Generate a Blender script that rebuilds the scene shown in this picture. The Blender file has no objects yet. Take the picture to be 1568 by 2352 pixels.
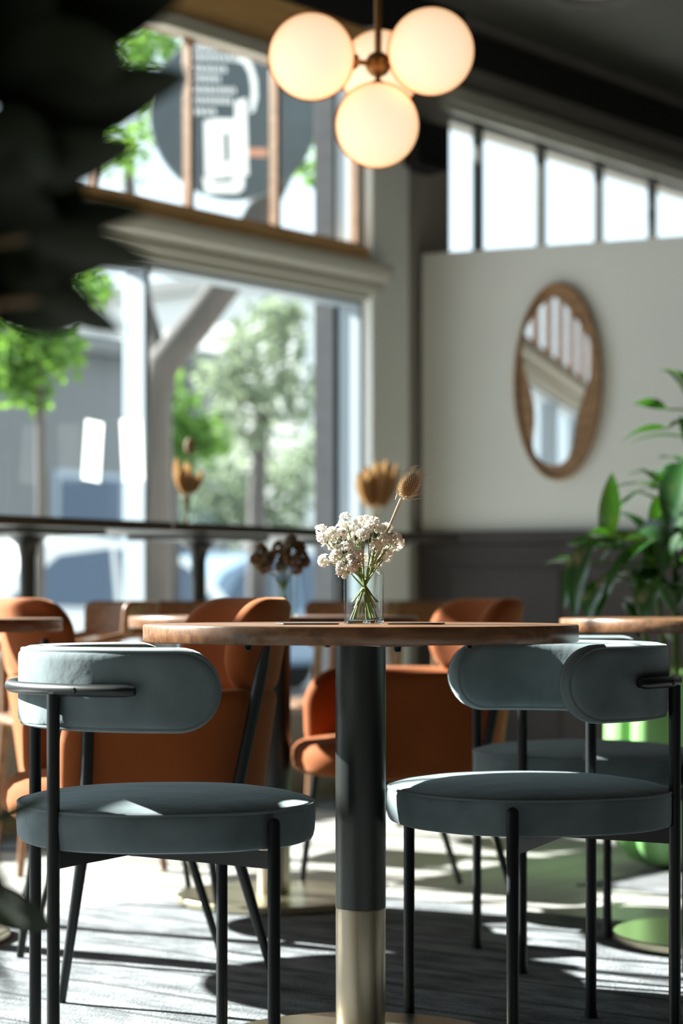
import bpy, bmesh, math, random
from math import sin, cos, pi, sqrt, atan2, radians
from mathutils import Vector, Matrix, noise

random.seed(11)
SC = bpy.context.scene
COL = SC.collection

# ------------------------------------------------------------------ camera
CAMZ, FPX, HX, HY = 0.79, 4900.0, 784.0, 1380.0
cam_d = bpy.data.cameras.new('camera')
cam = bpy.data.objects.new('camera', cam_d)
COL.objects.link(cam)
cam.location = (0, 0, CAMZ)
cam.rotation_euler = (pi / 2, 0, 0)
cam_d.sensor_width = 36.0
cam_d.lens = FPX / 2352.0 * 36.0
cam_d.shift_y = (HY - 1176.0) / 2352.0
cam_d.clip_start, cam_d.clip_end = 0.05, 300
cam_d.dof.use_dof = True
cam_d.dof.focus_distance = 3.58
cam_d.dof.aperture_fstop = 3.0
SC.camera = cam

# ------------------------------------------------------------------ world, sun, exposure
w = bpy.data.worlds.new('sky')
SC.world = w
w.use_nodes = True
wn = w.node_tree
bg = wn.nodes['Background']
bg.inputs['Color'].default_value = (0.80, 0.91, 1.0, 1)
bg.inputs['Strength'].default_value = 1.05
SUN_H = Vector((0.89, -0.456, 0)).normalized()
SUN_EL = radians(29.7)
sun_d = bpy.data.lights.new('sun', 'SUN')
sun_d.energy = 17.0
sun_d.angle = radians(0.6)
sun_d.color = (1.0, 0.965, 0.91)
sun = bpy.data.objects.new('sun', sun_d)
COL.objects.link(sun)
sun.location = (-12, 14, 12)
sdir = Vector((SUN_H.x * cos(SUN_EL), SUN_H.y * cos(SUN_EL), -sin(SUN_EL)))
sun.rotation_euler = sdir.to_track_quat('-Z', 'Y').to_euler()
vs = SC.view_settings
vs.view_transform = 'Standard'
vs.look = 'None'
vs.gamma = 1.0
vs.use_curve_mapping = False
vs.exposure = 0.9
try:
    SC.cycles.max_bounces = 8
    SC.cycles.diffuse_bounces = 4
    SC.cycles.glossy_bounces = 3
    SC.cycles.transmission_bounces = 8
    SC.cycles.transparent_max_bounces = 12
    SC.cycles.caustics_reflective = False
    SC.cycles.caustics_refractive = False
    SC.cycles.sample_clamp_indirect = 4.0
except Exception:
    pass


def at(px, py, Y):
    """a point of the place that stands Y metres ahead of the camera"""
    return Vector(((px - HX) / FPX * Y, Y, CAMZ - (py - HY) / FPX * Y))


# ------------------------------------------------------------------ mesh builder
class MB:
    def __init__(self):
        self.v, self.f = [], []

    def add(self, vs_, fs_):
        o = len(self.v)
        self.v += [tuple(p) for p in vs_]
        self.f += [tuple(i + o for i in f) for f in fs_]

    def box(self, x0, x1, y0, y1, z0, z1):
        self.add([(x0, y0, z0), (x1, y0, z0), (x1, y1, z0), (x0, y1, z0),
                  (x0, y0, z1), (x1, y0, z1), (x1, y1, z1), (x0, y1, z1)],
                 [(0, 3, 2, 1), (4, 5, 6, 7), (0, 1, 5, 4), (1, 2, 6, 5), (2, 3, 7, 6), (3, 0, 4, 7)])

    def tube(self, pts, r, n=12, closed=False, caps=True):
        pts = [Vector(p) for p in pts]
        m = len(pts)
        rs = r if isinstance(r, (list, tuple)) else [r] * m
        vs_, fs_ = [], []
        up = None
        for i in range(m):
            a = pts[(i - 1) % m] if (closed or i > 0) else pts[i]
            b = pts[(i + 1) % m] if (closed or i < m - 1) else pts[i]
            t = (b - a).normalized()
            if up is None:
                up = Vector((0, 0, 1)) if abs(t.z) < 0.9 else Vector((1, 0, 0))
            up = up - t * up.dot(t)
            if up.length < 1e-6:
                up = t.orthogonal()
            up.normalize()
            sd = t.cross(up)
            for k in range(n):
                an = 2 * pi * k / n
                vs_.append(pts[i] + (up * cos(an) + sd * sin(an)) * rs[i])
        for i in range(m if closed else m - 1):
            j = (i + 1) % m
            for k in range(n):
                l = (k + 1) % n
                fs_.append((i * n + k, i * n + l, j * n + l, j * n + k))
        if caps and not closed:
            fs_.append(tuple(range(n - 1, -1, -1)))
            fs_.append(tuple((m - 1) * n + k for k in range(n)))
        self.add(vs_, fs_)

    def rounded_bar(self, a, b, r, n=14):
        a, b = Vector(a), Vector(b)
        t = (b - a).normalized()
        pts, rs = [], []
        for k in range(5):
            an = pi / 2 * k / 4
            pts.append(a + t * (r * 0.5 * (1 - sin(an))))
            rs.append(max(r * 0.15, r * sin(an)) if k < 4 else r)
        pts = [a + t * (0.5 * r * (1 - cos(pi / 2 * k / 4))) for k in range(5)]
        rs = [r * max(0.2, sin(pi / 2 * k / 4)) for k in range(5)]
        e = [b - t * (0.5 * r * (1 - cos(pi / 2 * k / 4))) for k in range(4, -1, -1)]
        er = [r * max(0.2, sin(pi / 2 * k / 4)) for k in range(4, -1, -1)]
        self.tube(pts + e, rs + er, n)

    def lathe(self, prof, n=48, c=(0, 0, 0), close_ends=True):
        vs_, fs_ = [], []
        m = len(prof)
        for (r, z) in prof:
            for k in range(n):
                an = 2 * pi * k / n
                vs_.append((c[0] + r * cos(an), c[1] + r * sin(an), c[2] + z))
        for i in range(m - 1):
            for k in range(n):
                l = (k + 1) % n
                fs_.append((i * n + k, i * n + l, (i + 1) * n + l, (i + 1) * n + k))
        if close_ends:
            fs_.append(tuple(range(n - 1, -1, -1)))
            fs_.append(tuple((m - 1) * n + k for k in range(n)))
        self.add(vs_, fs_)

    def sphere(self, c, r, nu=24, nv=14, sc=(1, 1, 1)):
        prof = [(max(1e-4, r * sin(pi * i / nv)), -r * cos(pi * i / nv)) for i in range(nv + 1)]
        o = len(self.v)
        self.lathe(prof, nu, (0, 0, 0))
        for i in range(o, len(self.v)):
            p = self.v[i]
            self.v[i] = (c[0] + p[0] * sc[0], c[1] + p[1] * sc[1], c[2] + p[2] * sc[2])

    def prism(self, poly, a, b, fn):
        """poly of 2-D points, pushed from depth a to depth b; fn(u, v, d) -> xyz"""
        n = len(poly)
        vs_ = [fn(u, v, a) for u, v in poly] + [fn(u, v, b) for u, v in poly]
        fs_ = [tuple(range(n - 1, -1, -1)), tuple(range(n, 2 * n))]
        fs_ += [(k, (k + 1) % n, n + (k + 1) % n, n + k) for k in range(n)]
        self.add(vs_, fs_)

    def rings(self, rings, cap0=True, cap1=True):
        n = len(rings[0])
        vs_ = [p for r in rings for p in r]
        fs_ = []
        for i in range(len(rings) - 1):
            for k in range(n):
                l = (k + 1) % n
                fs_.append((i * n + k, i * n + l, (i + 1) * n + l, (i + 1) * n + k))
        if cap0:
            fs_.append(tuple(range(n - 1, -1, -1)))
        if cap1:
            fs_.append(tuple((len(rings) - 1) * n + k for k in range(n)))
        self.add(vs_, fs_)

    def grid(self, rows):
        n = len(rows[0])
        vs_ = [p for r in rows for p in r]
        fs_ = [(i * n + k, i * n + k + 1, (i + 1) * n + k + 1, (i + 1) * n + k)
               for i in range(len(rows) - 1) for k in range(n - 1)]
        self.add(vs_, fs_)

    def build(self, name, m=None, parent=None, smooth=True, bevel=0.0, merge=False, segs=2):
        me = bpy.data.meshes.new(name)
        me.from_pydata([tuple(p) for p in self.v], [], self.f)
        bm = bmesh.new()
        bm.from_mesh(me)
        if merge:
            bmesh.ops.remove_doubles(bm, verts=bm.verts, dist=2e-5)
        bmesh.ops.recalc_face_normals(bm, faces=bm.faces)
        for e in bm.edges:
            if len(e.link_faces) == 2 and e.calc_face_angle(0) > radians(42):
                e.smooth = False
        for f in bm.faces:
            f.smooth = smooth
        bm.to_mesh(me)
        bm.free()
        if m:
            me.materials.append(m)
        o = bpy.data.objects.new(name, me)
        COL.objects.link(o)
        if parent:
            o.parent = parent
        if bevel:
            b = o.modifiers.new('bevel', 'BEVEL')
            b.width = bevel
            b.segments = segs
            b.limit_method = 'ANGLE'
            b.angle_limit = radians(40)
        return o


def tag(o, label=None, cat=None, group=None, kind=None):
    if label: o['label'] = label
    if cat: o['category'] = cat
    if group: o['group'] = group
    if kind: o['kind'] = kind
    return o


def thing(name, label, cat, loc=(0, 0, 0), rz=0.0, group=None):
    o = bpy.data.objects.new(name, None)
    COL.objects.link(o)
    o.empty_display_size = 0.1
    o.location = loc
    o.rotation_euler = (0, 0, rz)
    return tag(o, label, cat, group)


def kids(o):
    return [c for c in bpy.data.objects if c.parent == o]


def copy_tree(o, parent=None):
    c = o.copy()
    COL.objects.link(c)
    if parent:
        c.parent = parent
    for ch in kids(o):
        copy_tree(ch, c)
    return c


def dup(o, loc, rz, label, group=None):
    c = copy_tree(o)
    c.location = loc
    c.rotation_euler = (0, 0, rz)
    c['label'] = label
    if group: c['group'] = group
    return c


# ------------------------------------------------------------------ materials
def mat(name, col, rough=0.6, metal=0.0, sheen=0.0, sheen_tint=(1, 1, 1), var=0.0, vscale=8.0, vstretch=(1, 1, 1),
        bump=0.0, bscale=60.0, bstretch=(1, 1, 1), spec=0.5, coat=0.0, emit=None, estr=0.0):
    m = bpy.data.materials.new(name)
    m.use_nodes = True
    nt = m.node_tree
    b = nt.nodes['Principled BSDF']
    b.inputs['Base Color'].default_value = (*col, 1)
    b.inputs['Roughness'].default_value = rough
    b.inputs['Metallic'].default_value = metal
    b.inputs['Specular IOR Level'].default_value = spec
    if sheen:
        b.inputs['Sheen Weight'].default_value = sheen
        b.inputs['Sheen Roughness'].default_value = 0.4
        b.inputs['Sheen Tint'].default_value = (*sheen_tint, 1)
    if coat:
        b.inputs['Coat Weight'].default_value = coat
    if emit:
        b.inputs['Emission Color'].default_value = (*emit, 1)
        b.inputs['Emission Strength'].default_value = estr
    tc = nt.nodes.new('ShaderNodeTexCoord')
    if var:
        mp = nt.nodes.new('ShaderNodeMapping')
        mp.inputs['Scale'].default_value = vstretch
        no = nt.nodes.new('ShaderNodeTexNoise')
        no.inputs['Scale'].default_value = vscale
        no.inputs['Detail'].default_value = 5
        ra = nt.nodes.new('ShaderNodeValToRGB')
        lo = tuple(max(0, c * (1 - var)) for c in col)
        hi = tuple(min(1, c * (1 + var)) for c in col)
        ra.color_ramp.elements[0].color = (*lo, 1)
        ra.color_ramp.elements[1].color = (*hi, 1)
        ra.color_ramp.elements[0].position = 0.3
        ra.color_ramp.elements[1].position = 0.7
        nt.links.new(tc.outputs['Object'], mp.inputs['Vector'])
        nt.links.new(mp.outputs['Vector'], no.inputs['Vector'])
        nt.links.new(no.outputs['Fac'], ra.inputs['Fac'])
        nt.links.new(ra.outputs['Color'], b.inputs['Base Color'])
    if bump:
        mp = nt.nodes.new('ShaderNodeMapping')
        mp.inputs['Scale'].default_value = bstretch
        no = nt.nodes.new('ShaderNodeTexNoise')
        no.inputs['Scale'].default_value = bscale
        no.inputs['Detail'].default_value = 4
        bu = nt.nodes.new('ShaderNodeBump')
        bu.inputs['Strength'].default_value = bump
        bu.inputs['Distance'].default_value = 0.01
        nt.links.new(tc.outputs['Object'], mp.inputs['Vector'])
        nt.links.new(mp.outputs['Vector'], no.inputs['Vector'])
        nt.links.new(no.outputs['Fac'], bu.inputs['Height'])
        nt.links.new(bu.outputs['Normal'], b.inputs['Normal'])
    return m


def leaf_mat(name, col, trans=(0.3, 0.6, 0.1), tw=0.4, rough=0.35, gloss=0.15):
    m = bpy.data.materials.new(name)
    m.use_nodes = True
    nt = m.node_tree
    b = nt.nodes['Principled BSDF']
    out = nt.nodes['Material Output']
    b.inputs['Base Color'].default_value = (*col, 1)
    b.inputs['Roughness'].default_value = rough
    b.inputs['Specular IOR Level'].default_value = gloss * 3
    no = nt.nodes.new('ShaderNodeTexNoise')
    no.inputs['Scale'].default_value = 5
    tc = nt.nodes.new('ShaderNodeTexCoord')
    ra = nt.nodes.new('ShaderNodeValToRGB')
    ra.color_ramp.elements[0].color = (*[c * 0.6 for c in col], 1)
    ra.color_ramp.elements[1].color = (*[min(1, c * 1.5) for c in col], 1)
    nt.links.new(tc.outputs['Object'], no.inputs['Vector'])
    nt.links.new(no.outputs['Fac'], ra.inputs['Fac'])
    nt.links.new(ra.outputs['Color'], b.inputs['Base Color'])
    t = nt.nodes.new('ShaderNodeBsdfTranslucent')
    t.inputs['Color'].default_value = (*trans, 1)
    mx = nt.nodes.new('ShaderNodeMixShader')
    mx.inputs['Fac'].default_value = tw
    nt.links.new(b.outputs['BSDF'], mx.inputs[1])
    nt.links.new(t.outputs['BSDF'], mx.inputs[2])
    nt.links.new(mx.outputs['Shader'], out.inputs['Surface'])
    return m


def pane_mat(name, tint=(0.93, 0.97, 0.97), ior=1.3):
    m = bpy.data.materials.new(name)
    m.use_nodes = True
    nt = m.node_tree
    nt.nodes.remove(nt.nodes['Principled BSDF'])
    out = nt.nodes['Material Output']
    tr = nt.nodes.new('ShaderNodeBsdfTransparent')
    tr.inputs['Color'].default_value = (*tint, 1)
    gl = nt.nodes.new('ShaderNodeBsdfGlossy')
    gl.inputs['Roughness'].default_value = 0.02
    fr = nt.nodes.new('ShaderNodeFresnel')
    fr.inputs['IOR'].default_value = ior
    mx = nt.nodes.new('ShaderNodeMixShader')
    ge = nt.nodes.new('ShaderNodeNewGeometry')
    iv = nt.nodes.new('ShaderNodeMath')
    iv.operation = 'SUBTRACT'
    iv.inputs[0].default_value = 1.0
    ml = nt.nodes.new('ShaderNodeMath')
    ml.operation = 'MULTIPLY'
    nt.links.new(ge.outputs['Backfacing'], iv.inputs[1])
    nt.links.new(fr.outputs['Fac'], ml.inputs[0])
    nt.links.new(iv.outputs['Value'], ml.inputs[1])
    nt.links.new(ml.outputs['Value'], mx.inputs['Fac'])
    nt.links.new(tr.outputs['BSDF'], mx.inputs[1])
    nt.links.new(gl.outputs['BSDF'], mx.inputs[2])
    nt.links.new(mx.outputs['Shader'], out.inputs['Surface'])
    return m


def glass_mat(name, col=(0.97, 1.0, 0.985)):
    m = bpy.data.materials.new(name)
    m.use_nodes = True
    nt = m.node_tree
    nt.nodes.remove(nt.nodes['Principled BSDF'])
    g = nt.nodes.new('ShaderNodeBsdfGlass')
    g.inputs['Color'].default_value = (*col, 1)
    g.inputs['IOR'].default_value = 1.45
    g.inputs['Roughness'].default_value = 0.03
    nt.links.new(g.outputs['BSDF'], nt.nodes['Material Output'].inputs['Surface'])
    return m


def opal_mat(name):
    """clear amber skin of a lamp globe: the longer the way through it, the deeper the amber"""
    m = bpy.data.materials.new(name)
    m.use_nodes = True
    nt = m.node_tree
    nt.nodes.remove(nt.nodes['Principled BSDF'])
    out = nt.nodes['Material Output']
    tr = nt.nodes.new('ShaderNodeBsdfTransparent')
    va = nt.nodes.new('ShaderNodeVolumeAbsorption')
    va.inputs['Color'].default_value = (1.0, 0.62, 0.25, 1)
    va.inputs['Density'].default_value = 55
    nt.links.new(tr.outputs['BSDF'], out.inputs['Surface'])
    nt.links.new(va.outputs['Volume'], out.inputs['Volume'])
    return m


def wood_mat(name, a, b_, rough=0.4, scale=6.0, stretch=(1, 8, 8)):
    m = bpy.data.materials.new(name)
    m.use_nodes = True
    nt = m.node_tree
    b = nt.nodes['Principled BSDF']
    b.inputs['Roughness'].default_value = rough
    tc = nt.nodes.new('ShaderNodeTexCoord')
    mp = nt.nodes.new('ShaderNodeMapping')
    mp.inputs['Scale'].default_value = stretch
    no = nt.nodes.new('ShaderNodeTexNoise')
    no.inputs['Scale'].default_value = scale
    no.inputs['Detail'].default_value = 7
    no.inputs['Distortion'].default_value = 0.6
    ra = nt.nodes.new('ShaderNodeValToRGB')
    ra.color_ramp.elements[0].color = (*a, 1)
    ra.color_ramp.elements[1].color = (*b_, 1)
    ra.color_ramp.elements[0].position = 0.32
    ra.color_ramp.elements[1].position = 0.68
    bu = nt.nodes.new('ShaderNodeBump')
    bu.inputs['Strength'].default_value = 0.08
    bu.inputs['Distance'].default_value = 0.004
    nt.links.new(tc.outputs['Object'], mp.inputs['Vector'])
    nt.links.new(mp.outputs['Vector'], no.inputs['Vector'])
    nt.links.new(no.outputs['Fac'], ra.inputs['Fac'])
    nt.links.new(ra.outputs['Color'], b.inputs['Base Color'])
    nt.links.new(no.outputs['Fac'], bu.inputs['Height'])
    nt.links.new(bu.outputs['Normal'], b.inputs['Normal'])
    return m


def rug_mat(name, lo, hi):
    """woven pile with brushed streaks and thin seams across"""
    m = bpy.data.materials.new(name)
    m.use_nodes = True
    nt = m.node_tree
    b = nt.nodes['Principled BSDF']
    b.inputs['Roughness'].default_value = 0.95
    b.inputs['Specular IOR Level'].default_value = 0.1
    b.inputs['Sheen Weight'].default_value = 0.3
    tc = nt.nodes.new('ShaderNodeTexCoord')
    mp = nt.nodes.new('ShaderNodeMapping')
    mp.inputs['Scale'].default_value = (3.2, 1.0, 1)
    no = nt.nodes.new('ShaderNodeTexNoise')
    no.inputs['Scale'].default_value = 5
    no.inputs['Detail'].default_value = 8
    no.inputs['Roughness'].default_value = 0.65
    ra = nt.nodes.new('ShaderNodeValToRGB')
    ra.color_ramp.elements[0].color = (*lo, 1)
    ra.color_ramp.elements[1].color = (*hi, 1)
    ra.color_ramp.elements[0].position = 0.36
    ra.color_ramp.elements[1].position = 0.64
    nt.links.new(tc.outputs['Object'], mp.inputs['Vector'])
    nt.links.new(mp.outputs['Vector'], no.inputs['Vector'])
    nt.links.new(no.outputs['Fac'], ra.inputs['Fac'])
    wv = nt.nodes.new('ShaderNodeTexWave')
    wv.wave_type = 'BANDS'
    wv.bands_direction = 'X'
    wv.inputs['Scale'].default_value = 1.7
    wv.inputs['Distortion'].default_value = 0.7
    wv.inputs['Detail'].default_value = 2
    wr = nt.nodes.new('ShaderNodeValToRGB')
    wr.color_ramp.elements[0].color = (0.25, 0.25, 0.25, 1)
    wr.color_ramp.elements[1].color = (1, 1, 1, 1)
    wr.color_ramp.elements[0].position = 0.006
    wr.color_ramp.elements[1].position = 0.03
    nt.links.new(tc.outputs['Object'], wv.inputs['Vector'])
    nt.links.new(wv.outputs['Fac'], wr.inputs['Fac'])
    mx = nt.nodes.new('ShaderNodeMix')
    mx.data_type = 'RGBA'
    mx.blend_type = 'MULTIPLY'
    mx.inputs[0].default_value = 1.0
    nt.links.new(ra.outputs['Color'], mx.inputs[6])
    nt.links.new(wr.outputs['Color'], mx.inputs[7])
    nt.links.new(mx.outputs[2], b.inputs['Base Color'])
    n2 = nt.nodes.new('ShaderNodeTexNoise')
    n2.inputs['Scale'].default_value = 160
    n2.inputs['Detail'].default_value = 3
    nt.links.new(tc.outputs['Object'], n2.inputs['Vector'])
    ad = nt.nodes.new('ShaderNodeMath')
    ad.operation = 'MULTIPLY_ADD'
    ad.inputs[1].default_value = 0.25
    nt.links.new(n2.outputs['Fac'], ad.inputs[0])
    nt.links.new(no.outputs['Fac'], ad.inputs[2])
    bu = nt.nodes.new('ShaderNodeBump')
    bu.inputs['Strength'].default_value = 0.9
    bu.inputs['Distance'].default_value = 0.05
    nt.links.new(ad.outputs['Value'], bu.inputs['Height'])
    nt.links.new(bu.outputs['Normal'], b.inputs['Normal'])
    return m


def floor_mat(name):
    m = bpy.data.materials.new(name)
    m.use_nodes = True
    nt = m.node_tree
    b = nt.nodes['Principled BSDF']
    b.inputs['Roughness'].default_value = 0.38
    tc = nt.nodes.new('ShaderNodeTexCoord')
    br = nt.nodes.new('ShaderNodeTexBrick')
    br.inputs['Color1'].default_value = (0.47, 0.45, 0.42, 1)
    br.inputs['Color2'].default_value = (0.41, 0.39, 0.365, 1)
    br.inputs['Mortar'].default_value = (0.12, 0.11, 0.10, 1)
    br.inputs['Scale'].default_value = 1.0
    br.inputs['Mortar Size'].default_value = 0.003
    br.inputs['Brick Width'].default_value = 1.4
    br.inputs['Row Height'].default_value = 0.16
    nt.links.new(tc.outputs['Object'], br.inputs['Vector'])
    nt.links.new(br.outputs['Color'], b.inputs['Base Color'])
    return m


M = {}
M['velvet_blue'] = mat('velvet_blue', (0.135, 0.166, 0.174), 0.85, sheen=0.6, sheen_tint=(0.75, 0.88, 0.92), var=0.24, vscale=11,
                       bump=0.35, bscale=16, spec=0.2)
M['piping_blue'] = mat('piping_blue', (0.13, 0.16, 0.166), 0.8, sheen=0.4, spec=0.2)
M['velvet_orange'] = mat('velvet_orange', (0.26, 0.066, 0.014), 0.85, sheen=0.35, sheen_tint=(1.0, 0.55, 0.3), var=0.1, vscale=7, spec=0.2)
M['black_metal'] = mat('black_metal', (0.010, 0.012, 0.012), 0.38, metal=0.2, spec=0.4)
M['table_column'] = mat('table_column', (0.06, 0.064, 0.06), 0.36, metal=0.8, bump=0.05, bscale=30, bstretch=(40, 40, 1))
M['brushed_brass'] = mat('brushed_brass', (0.42, 0.36, 0.27), 0.27, metal=1.0, bump=0.08, bscale=30, bstretch=(60, 60, 1))
M['brass_base'] = mat('brass_base', (0.60, 0.54, 0.38), 0.3, metal=1.0)
M['walnut'] = wood_mat('walnut', (0.13, 0.055, 0.025), (0.26, 0.125, 0.06), 0.32, 7, (1.2, 9, 9))
M['steel'] = mat('steel', (0.35, 0.35, 0.34), 0.4, metal=1.0)
M['dark_wood'] = wood_mat('dark_wood', (0.018, 0.011, 0.008), (0.04, 0.024, 0.016), 0.45, 6)
M['chair_wood'] = wood_mat('chair_wood', (0.16, 0.075, 0.035), (0.26, 0.13, 0.06), 0.4, 6)
M['rug_grey'] = rug_mat('rug_grey', (0.06, 0.07, 0.082), (0.36, 0.38, 0.41))
M['rug_dark'] = rug_mat('rug_dark', (0.07, 0.072, 0.08), (0.20, 0.20, 0.215))
M['floor'] = floor_mat('floor_boards')
M['ceiling'] = mat('ceiling', (0.11, 0.11, 0.095), 0.9, var=0.1, vscale=1.5)
M['wall_white'] = mat('wall_white', (0.86, 0.86, 0.83), 0.9, var=0.03, vscale=1.2)
M['wall_taupe'] = mat('wall_taupe', (0.36, 0.33, 0.295), 0.9, var=0.06, vscale=1.5)
M['wall_grey'] = mat('wall_grey', (0.13, 0.127, 0.122), 0.9)
M['wainscot'] = mat('wainscot', (0.050, 0.042, 0.042), 0.65, var=0.2, vscale=3)
M['black_paint'] = mat('black_paint', (0.012, 0.012, 0.012), 0.6)
M['white_frame'] = mat('white_frame', (0.36, 0.41, 0.46), 0.45)
M['cream_trim'] = mat('cream_trim', (0.55, 0.53, 0.46), 0.6)
M['frame_wood'] = wood_mat('frame_wood', (0.42, 0.20, 0.07), (0.58, 0.30, 0.12), 0.45, 4)
M['sash_dark'] = mat('sash_dark', (0.06, 0.055, 0.045), 0.6)
M['sash_wood'] = wood_mat('sash_wood', (0.20, 0.10, 0.045), (0.32, 0.17, 0.08), 0.45, 4)
M['board_wood'] = wood_mat('board_wood', (0.74, 0.42, 0.16), (0.88, 0.54, 0.23), 0.5, 3)
M['pane'] = pane_mat('window_glass')
M['glass'] = pane_mat('jar_glass', (0.96, 0.985, 0.975), 1.75)
M['solid_glass'] = glass_mat('solid_glass')
M['mirror'] = mat('mirror_silver', (0.92, 0.93, 0.93), 0.02, metal=1.0)
M['mirror_wood'] = wood_mat('mirror_wood', (0.22, 0.11, 0.05), (0.42, 0.24, 0.11), 0.45, 5)
M['gold'] = mat('aged_brass', (0.26, 0.125, 0.04), 0.4, metal=0.9)
M['glow'] = mat('lamp_glow', (0.9, 0.85, 0.75), 0.6, emit=(1.0, 0.89, 0.70), estr=0.50)
M['opal'] = opal_mat('amber_opal')
M['petal'] = leaf_mat('dried_petal', (0.90, 0.875, 0.83), (0.95, 0.88, 0.79), 0.42, 0.7, 0.05)
M['petal_brown'] = leaf_mat('brown_petal', (0.24, 0.18, 0.12), (0.3, 0.2, 0.1), 0.25, 0.8, 0.05)
M['stem_green'] = mat('stem_green', (0.22, 0.30, 0.09), 0.6)
M['stem_leaf'] = leaf_mat('stem_leaf', (0.12, 0.17, 0.05), (0.3, 0.4, 0.08), 0.35)
M['teasel_core'] = mat('teasel_core', (0.22, 0.115, 0.045), 0.8)
M['teasel'] = mat('teasel', (0.44, 0.28, 0.13), 0.75)
M['teasel_pale'] = mat('teasel_pale', (0.70, 0.56, 0.38), 0.7)
M['dried_leaf'] = leaf_mat('dried_leaf', (0.30, 0.18, 0.09), (0.42, 0.24, 0.10), 0.3, 0.7, 0.05)
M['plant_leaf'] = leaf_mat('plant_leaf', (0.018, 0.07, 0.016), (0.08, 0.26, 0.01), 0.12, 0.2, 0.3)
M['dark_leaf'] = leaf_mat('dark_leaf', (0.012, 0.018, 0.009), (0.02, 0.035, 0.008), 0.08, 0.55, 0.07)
M['bark'] = mat('bark', (0.07, 0.062, 0.058), 0.9, var=0.35, vscale=5, vstretch=(1, 1, 0.3))
M['trunk_brown'] = mat('trunk_brown', (0.13, 0.085, 0.05), 0.9, var=0.3, vscale=20)
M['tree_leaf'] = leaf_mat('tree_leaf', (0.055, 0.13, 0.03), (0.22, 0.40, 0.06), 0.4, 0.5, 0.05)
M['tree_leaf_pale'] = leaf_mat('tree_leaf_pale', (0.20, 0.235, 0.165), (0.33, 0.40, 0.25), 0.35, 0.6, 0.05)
M['green_pot'] = mat('green_pot', (0.26, 0.54, 0.19), 0.28, coat=0.3)
M['soil'] = mat('soil', (0.03, 0.022, 0.016), 0.95)
M['clay'] = mat('clay_pot', (0.10, 0.09, 0.085), 0.7)
M['car_white'] = mat('car_white', (0.75, 0.76, 0.77), 0.25, coat=0.6)
M['car_blue'] = mat('car_blue', (0.16, 0.24, 0.34), 0.3, coat=0.5)
M['car_glass'] = mat('car_glass', (0.03, 0.06, 0.11), 0.05, coat=0.5)
M['tyre'] = mat('tyre', (0.02, 0.02, 0.02), 0.8)
M['red_lens'] = mat('red_lens', (0.6, 0.03, 0.03), 0.25)
M['road'] = mat('asphalt', (0.36, 0.36, 0.36), 0.9, var=0.1, vscale=2)
M['pavement'] = mat('pavement', (0.52, 0.51, 0.49), 0.9, var=0.08, vscale=2)
M['brick_dark'] = mat('brick_dark', (0.018, 0.019, 0.024), 0.85, var=0.3, vscale=9, vstretch=(1, 1, 2))
M['render_grey'] = mat('house_wall', (0.20, 0.20, 0.195), 0.9, var=0.08, vscale=0.6)
M['house_pale'] = mat('house_pale', (0.78, 0.77, 0.75), 0.9, var=0.05, vscale=0.6)
M['sign_slate'] = mat('sign_slate', (0.055, 0.075, 0.09), 0.6, var=0.15, vscale=5)
M['sign_white'] = mat('sign_white', (0.85, 0.88, 0.90), 0.7)
M['sign_rust'] = mat('sign_rust', (0.50, 0.26, 0.18), 0.7)
M['paper'] = leaf_mat('paper', (0.85, 0.86, 0.85), (0.9, 0.9, 0.88), 0.6, 0.8, 0.05)
M['card_dark'] = mat('card_dark', (0.06, 0.055, 0.05), 0.5)

# ------------------------------------------------------------------ the room
# the window wall runs through PC along WD; WN points into the room
PC = Vector((0.14, 9.0, 0))
WA = atan2(0.788, 0.615)
WD = Vector((cos(WA), sin(WA), 0))
WN = Vector((sin(WA), -cos(WA), 0))


def wl(t, n, z):
    return PC + WD * t + WN * n + Vector((0, 0, z))


def on_wall(o):
    """mesh built in wall coordinates: x along the wall, -y into the room"""
    o.location = PC
    o.rotation_euler = (0, 0, WA)
    return o


def struct(o):
    return tag(o, kind='structure')


T0, T1, NR = -10.2, 4.4, 9.2          # near end, far end, depth of the room
CEIL = 3.40
b = MB(); b.box(T0 - .3, T1 + .3, -NR - .3, 0.25, -0.12, 0.0)
struct(on_wall(b.build('floor', M['floor'])))
b = MB(); b.box(T0 - .3, T1 + .3, -NR - .3, 0.25, CEIL, CEIL + 0.15)
struct(on_wall(b.build('ceiling', M['ceiling'])))

# window wall: low sill wall, header, upper band, pier, far stretch (solid under the clerestory)
b = MB()
b.box(T0, -0.08, 0.0, 0.13, 0.0, 0.34)
b.box(T0, -0.08, 0.0, 0.13, 2.05, 2.245)
b.box(T0, -0.08, 0.0, 0.13, 2.96, CEIL)
struct(on_wall(b.build('wall_left', M['wall_taupe'])))
b = MB()
b.box(0.17, 0.55, 0.0, 0.22, 0.0, CEIL)
b.box(0.55, T1, 0.0, 0.22, 0.0, 2.25)
b.box(0.55, T1, 0.0, 0.22, 2.955, CEIL)
struct(on_wall(b.build('wall_far_left', M['wall_taupe'])))
b = MB(); b.box(-0.08, 0.18, -0.05, 0.13, 0.0, 3.19)
struct(on_wall(b.build('wall_pier', M['wall_white'], bevel=0.006)))
# timber board above the upper windows and black rail up to the ceiling
b = MB(); b.box(T0, -0.09, -0.022, -0.001, 2.985, 3.18)
struct(on_wall(b.build('trim_1', M['board_wood'])))
b = MB(); b.box(0.62, T1, -0.06, -0.001, 3.18, 3.31); b.box(T0, 0.62, -0.03, -0.001, 3.19, CEIL)
struct(on_wall(b.build('trim_2', M['black_paint'])))
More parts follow.
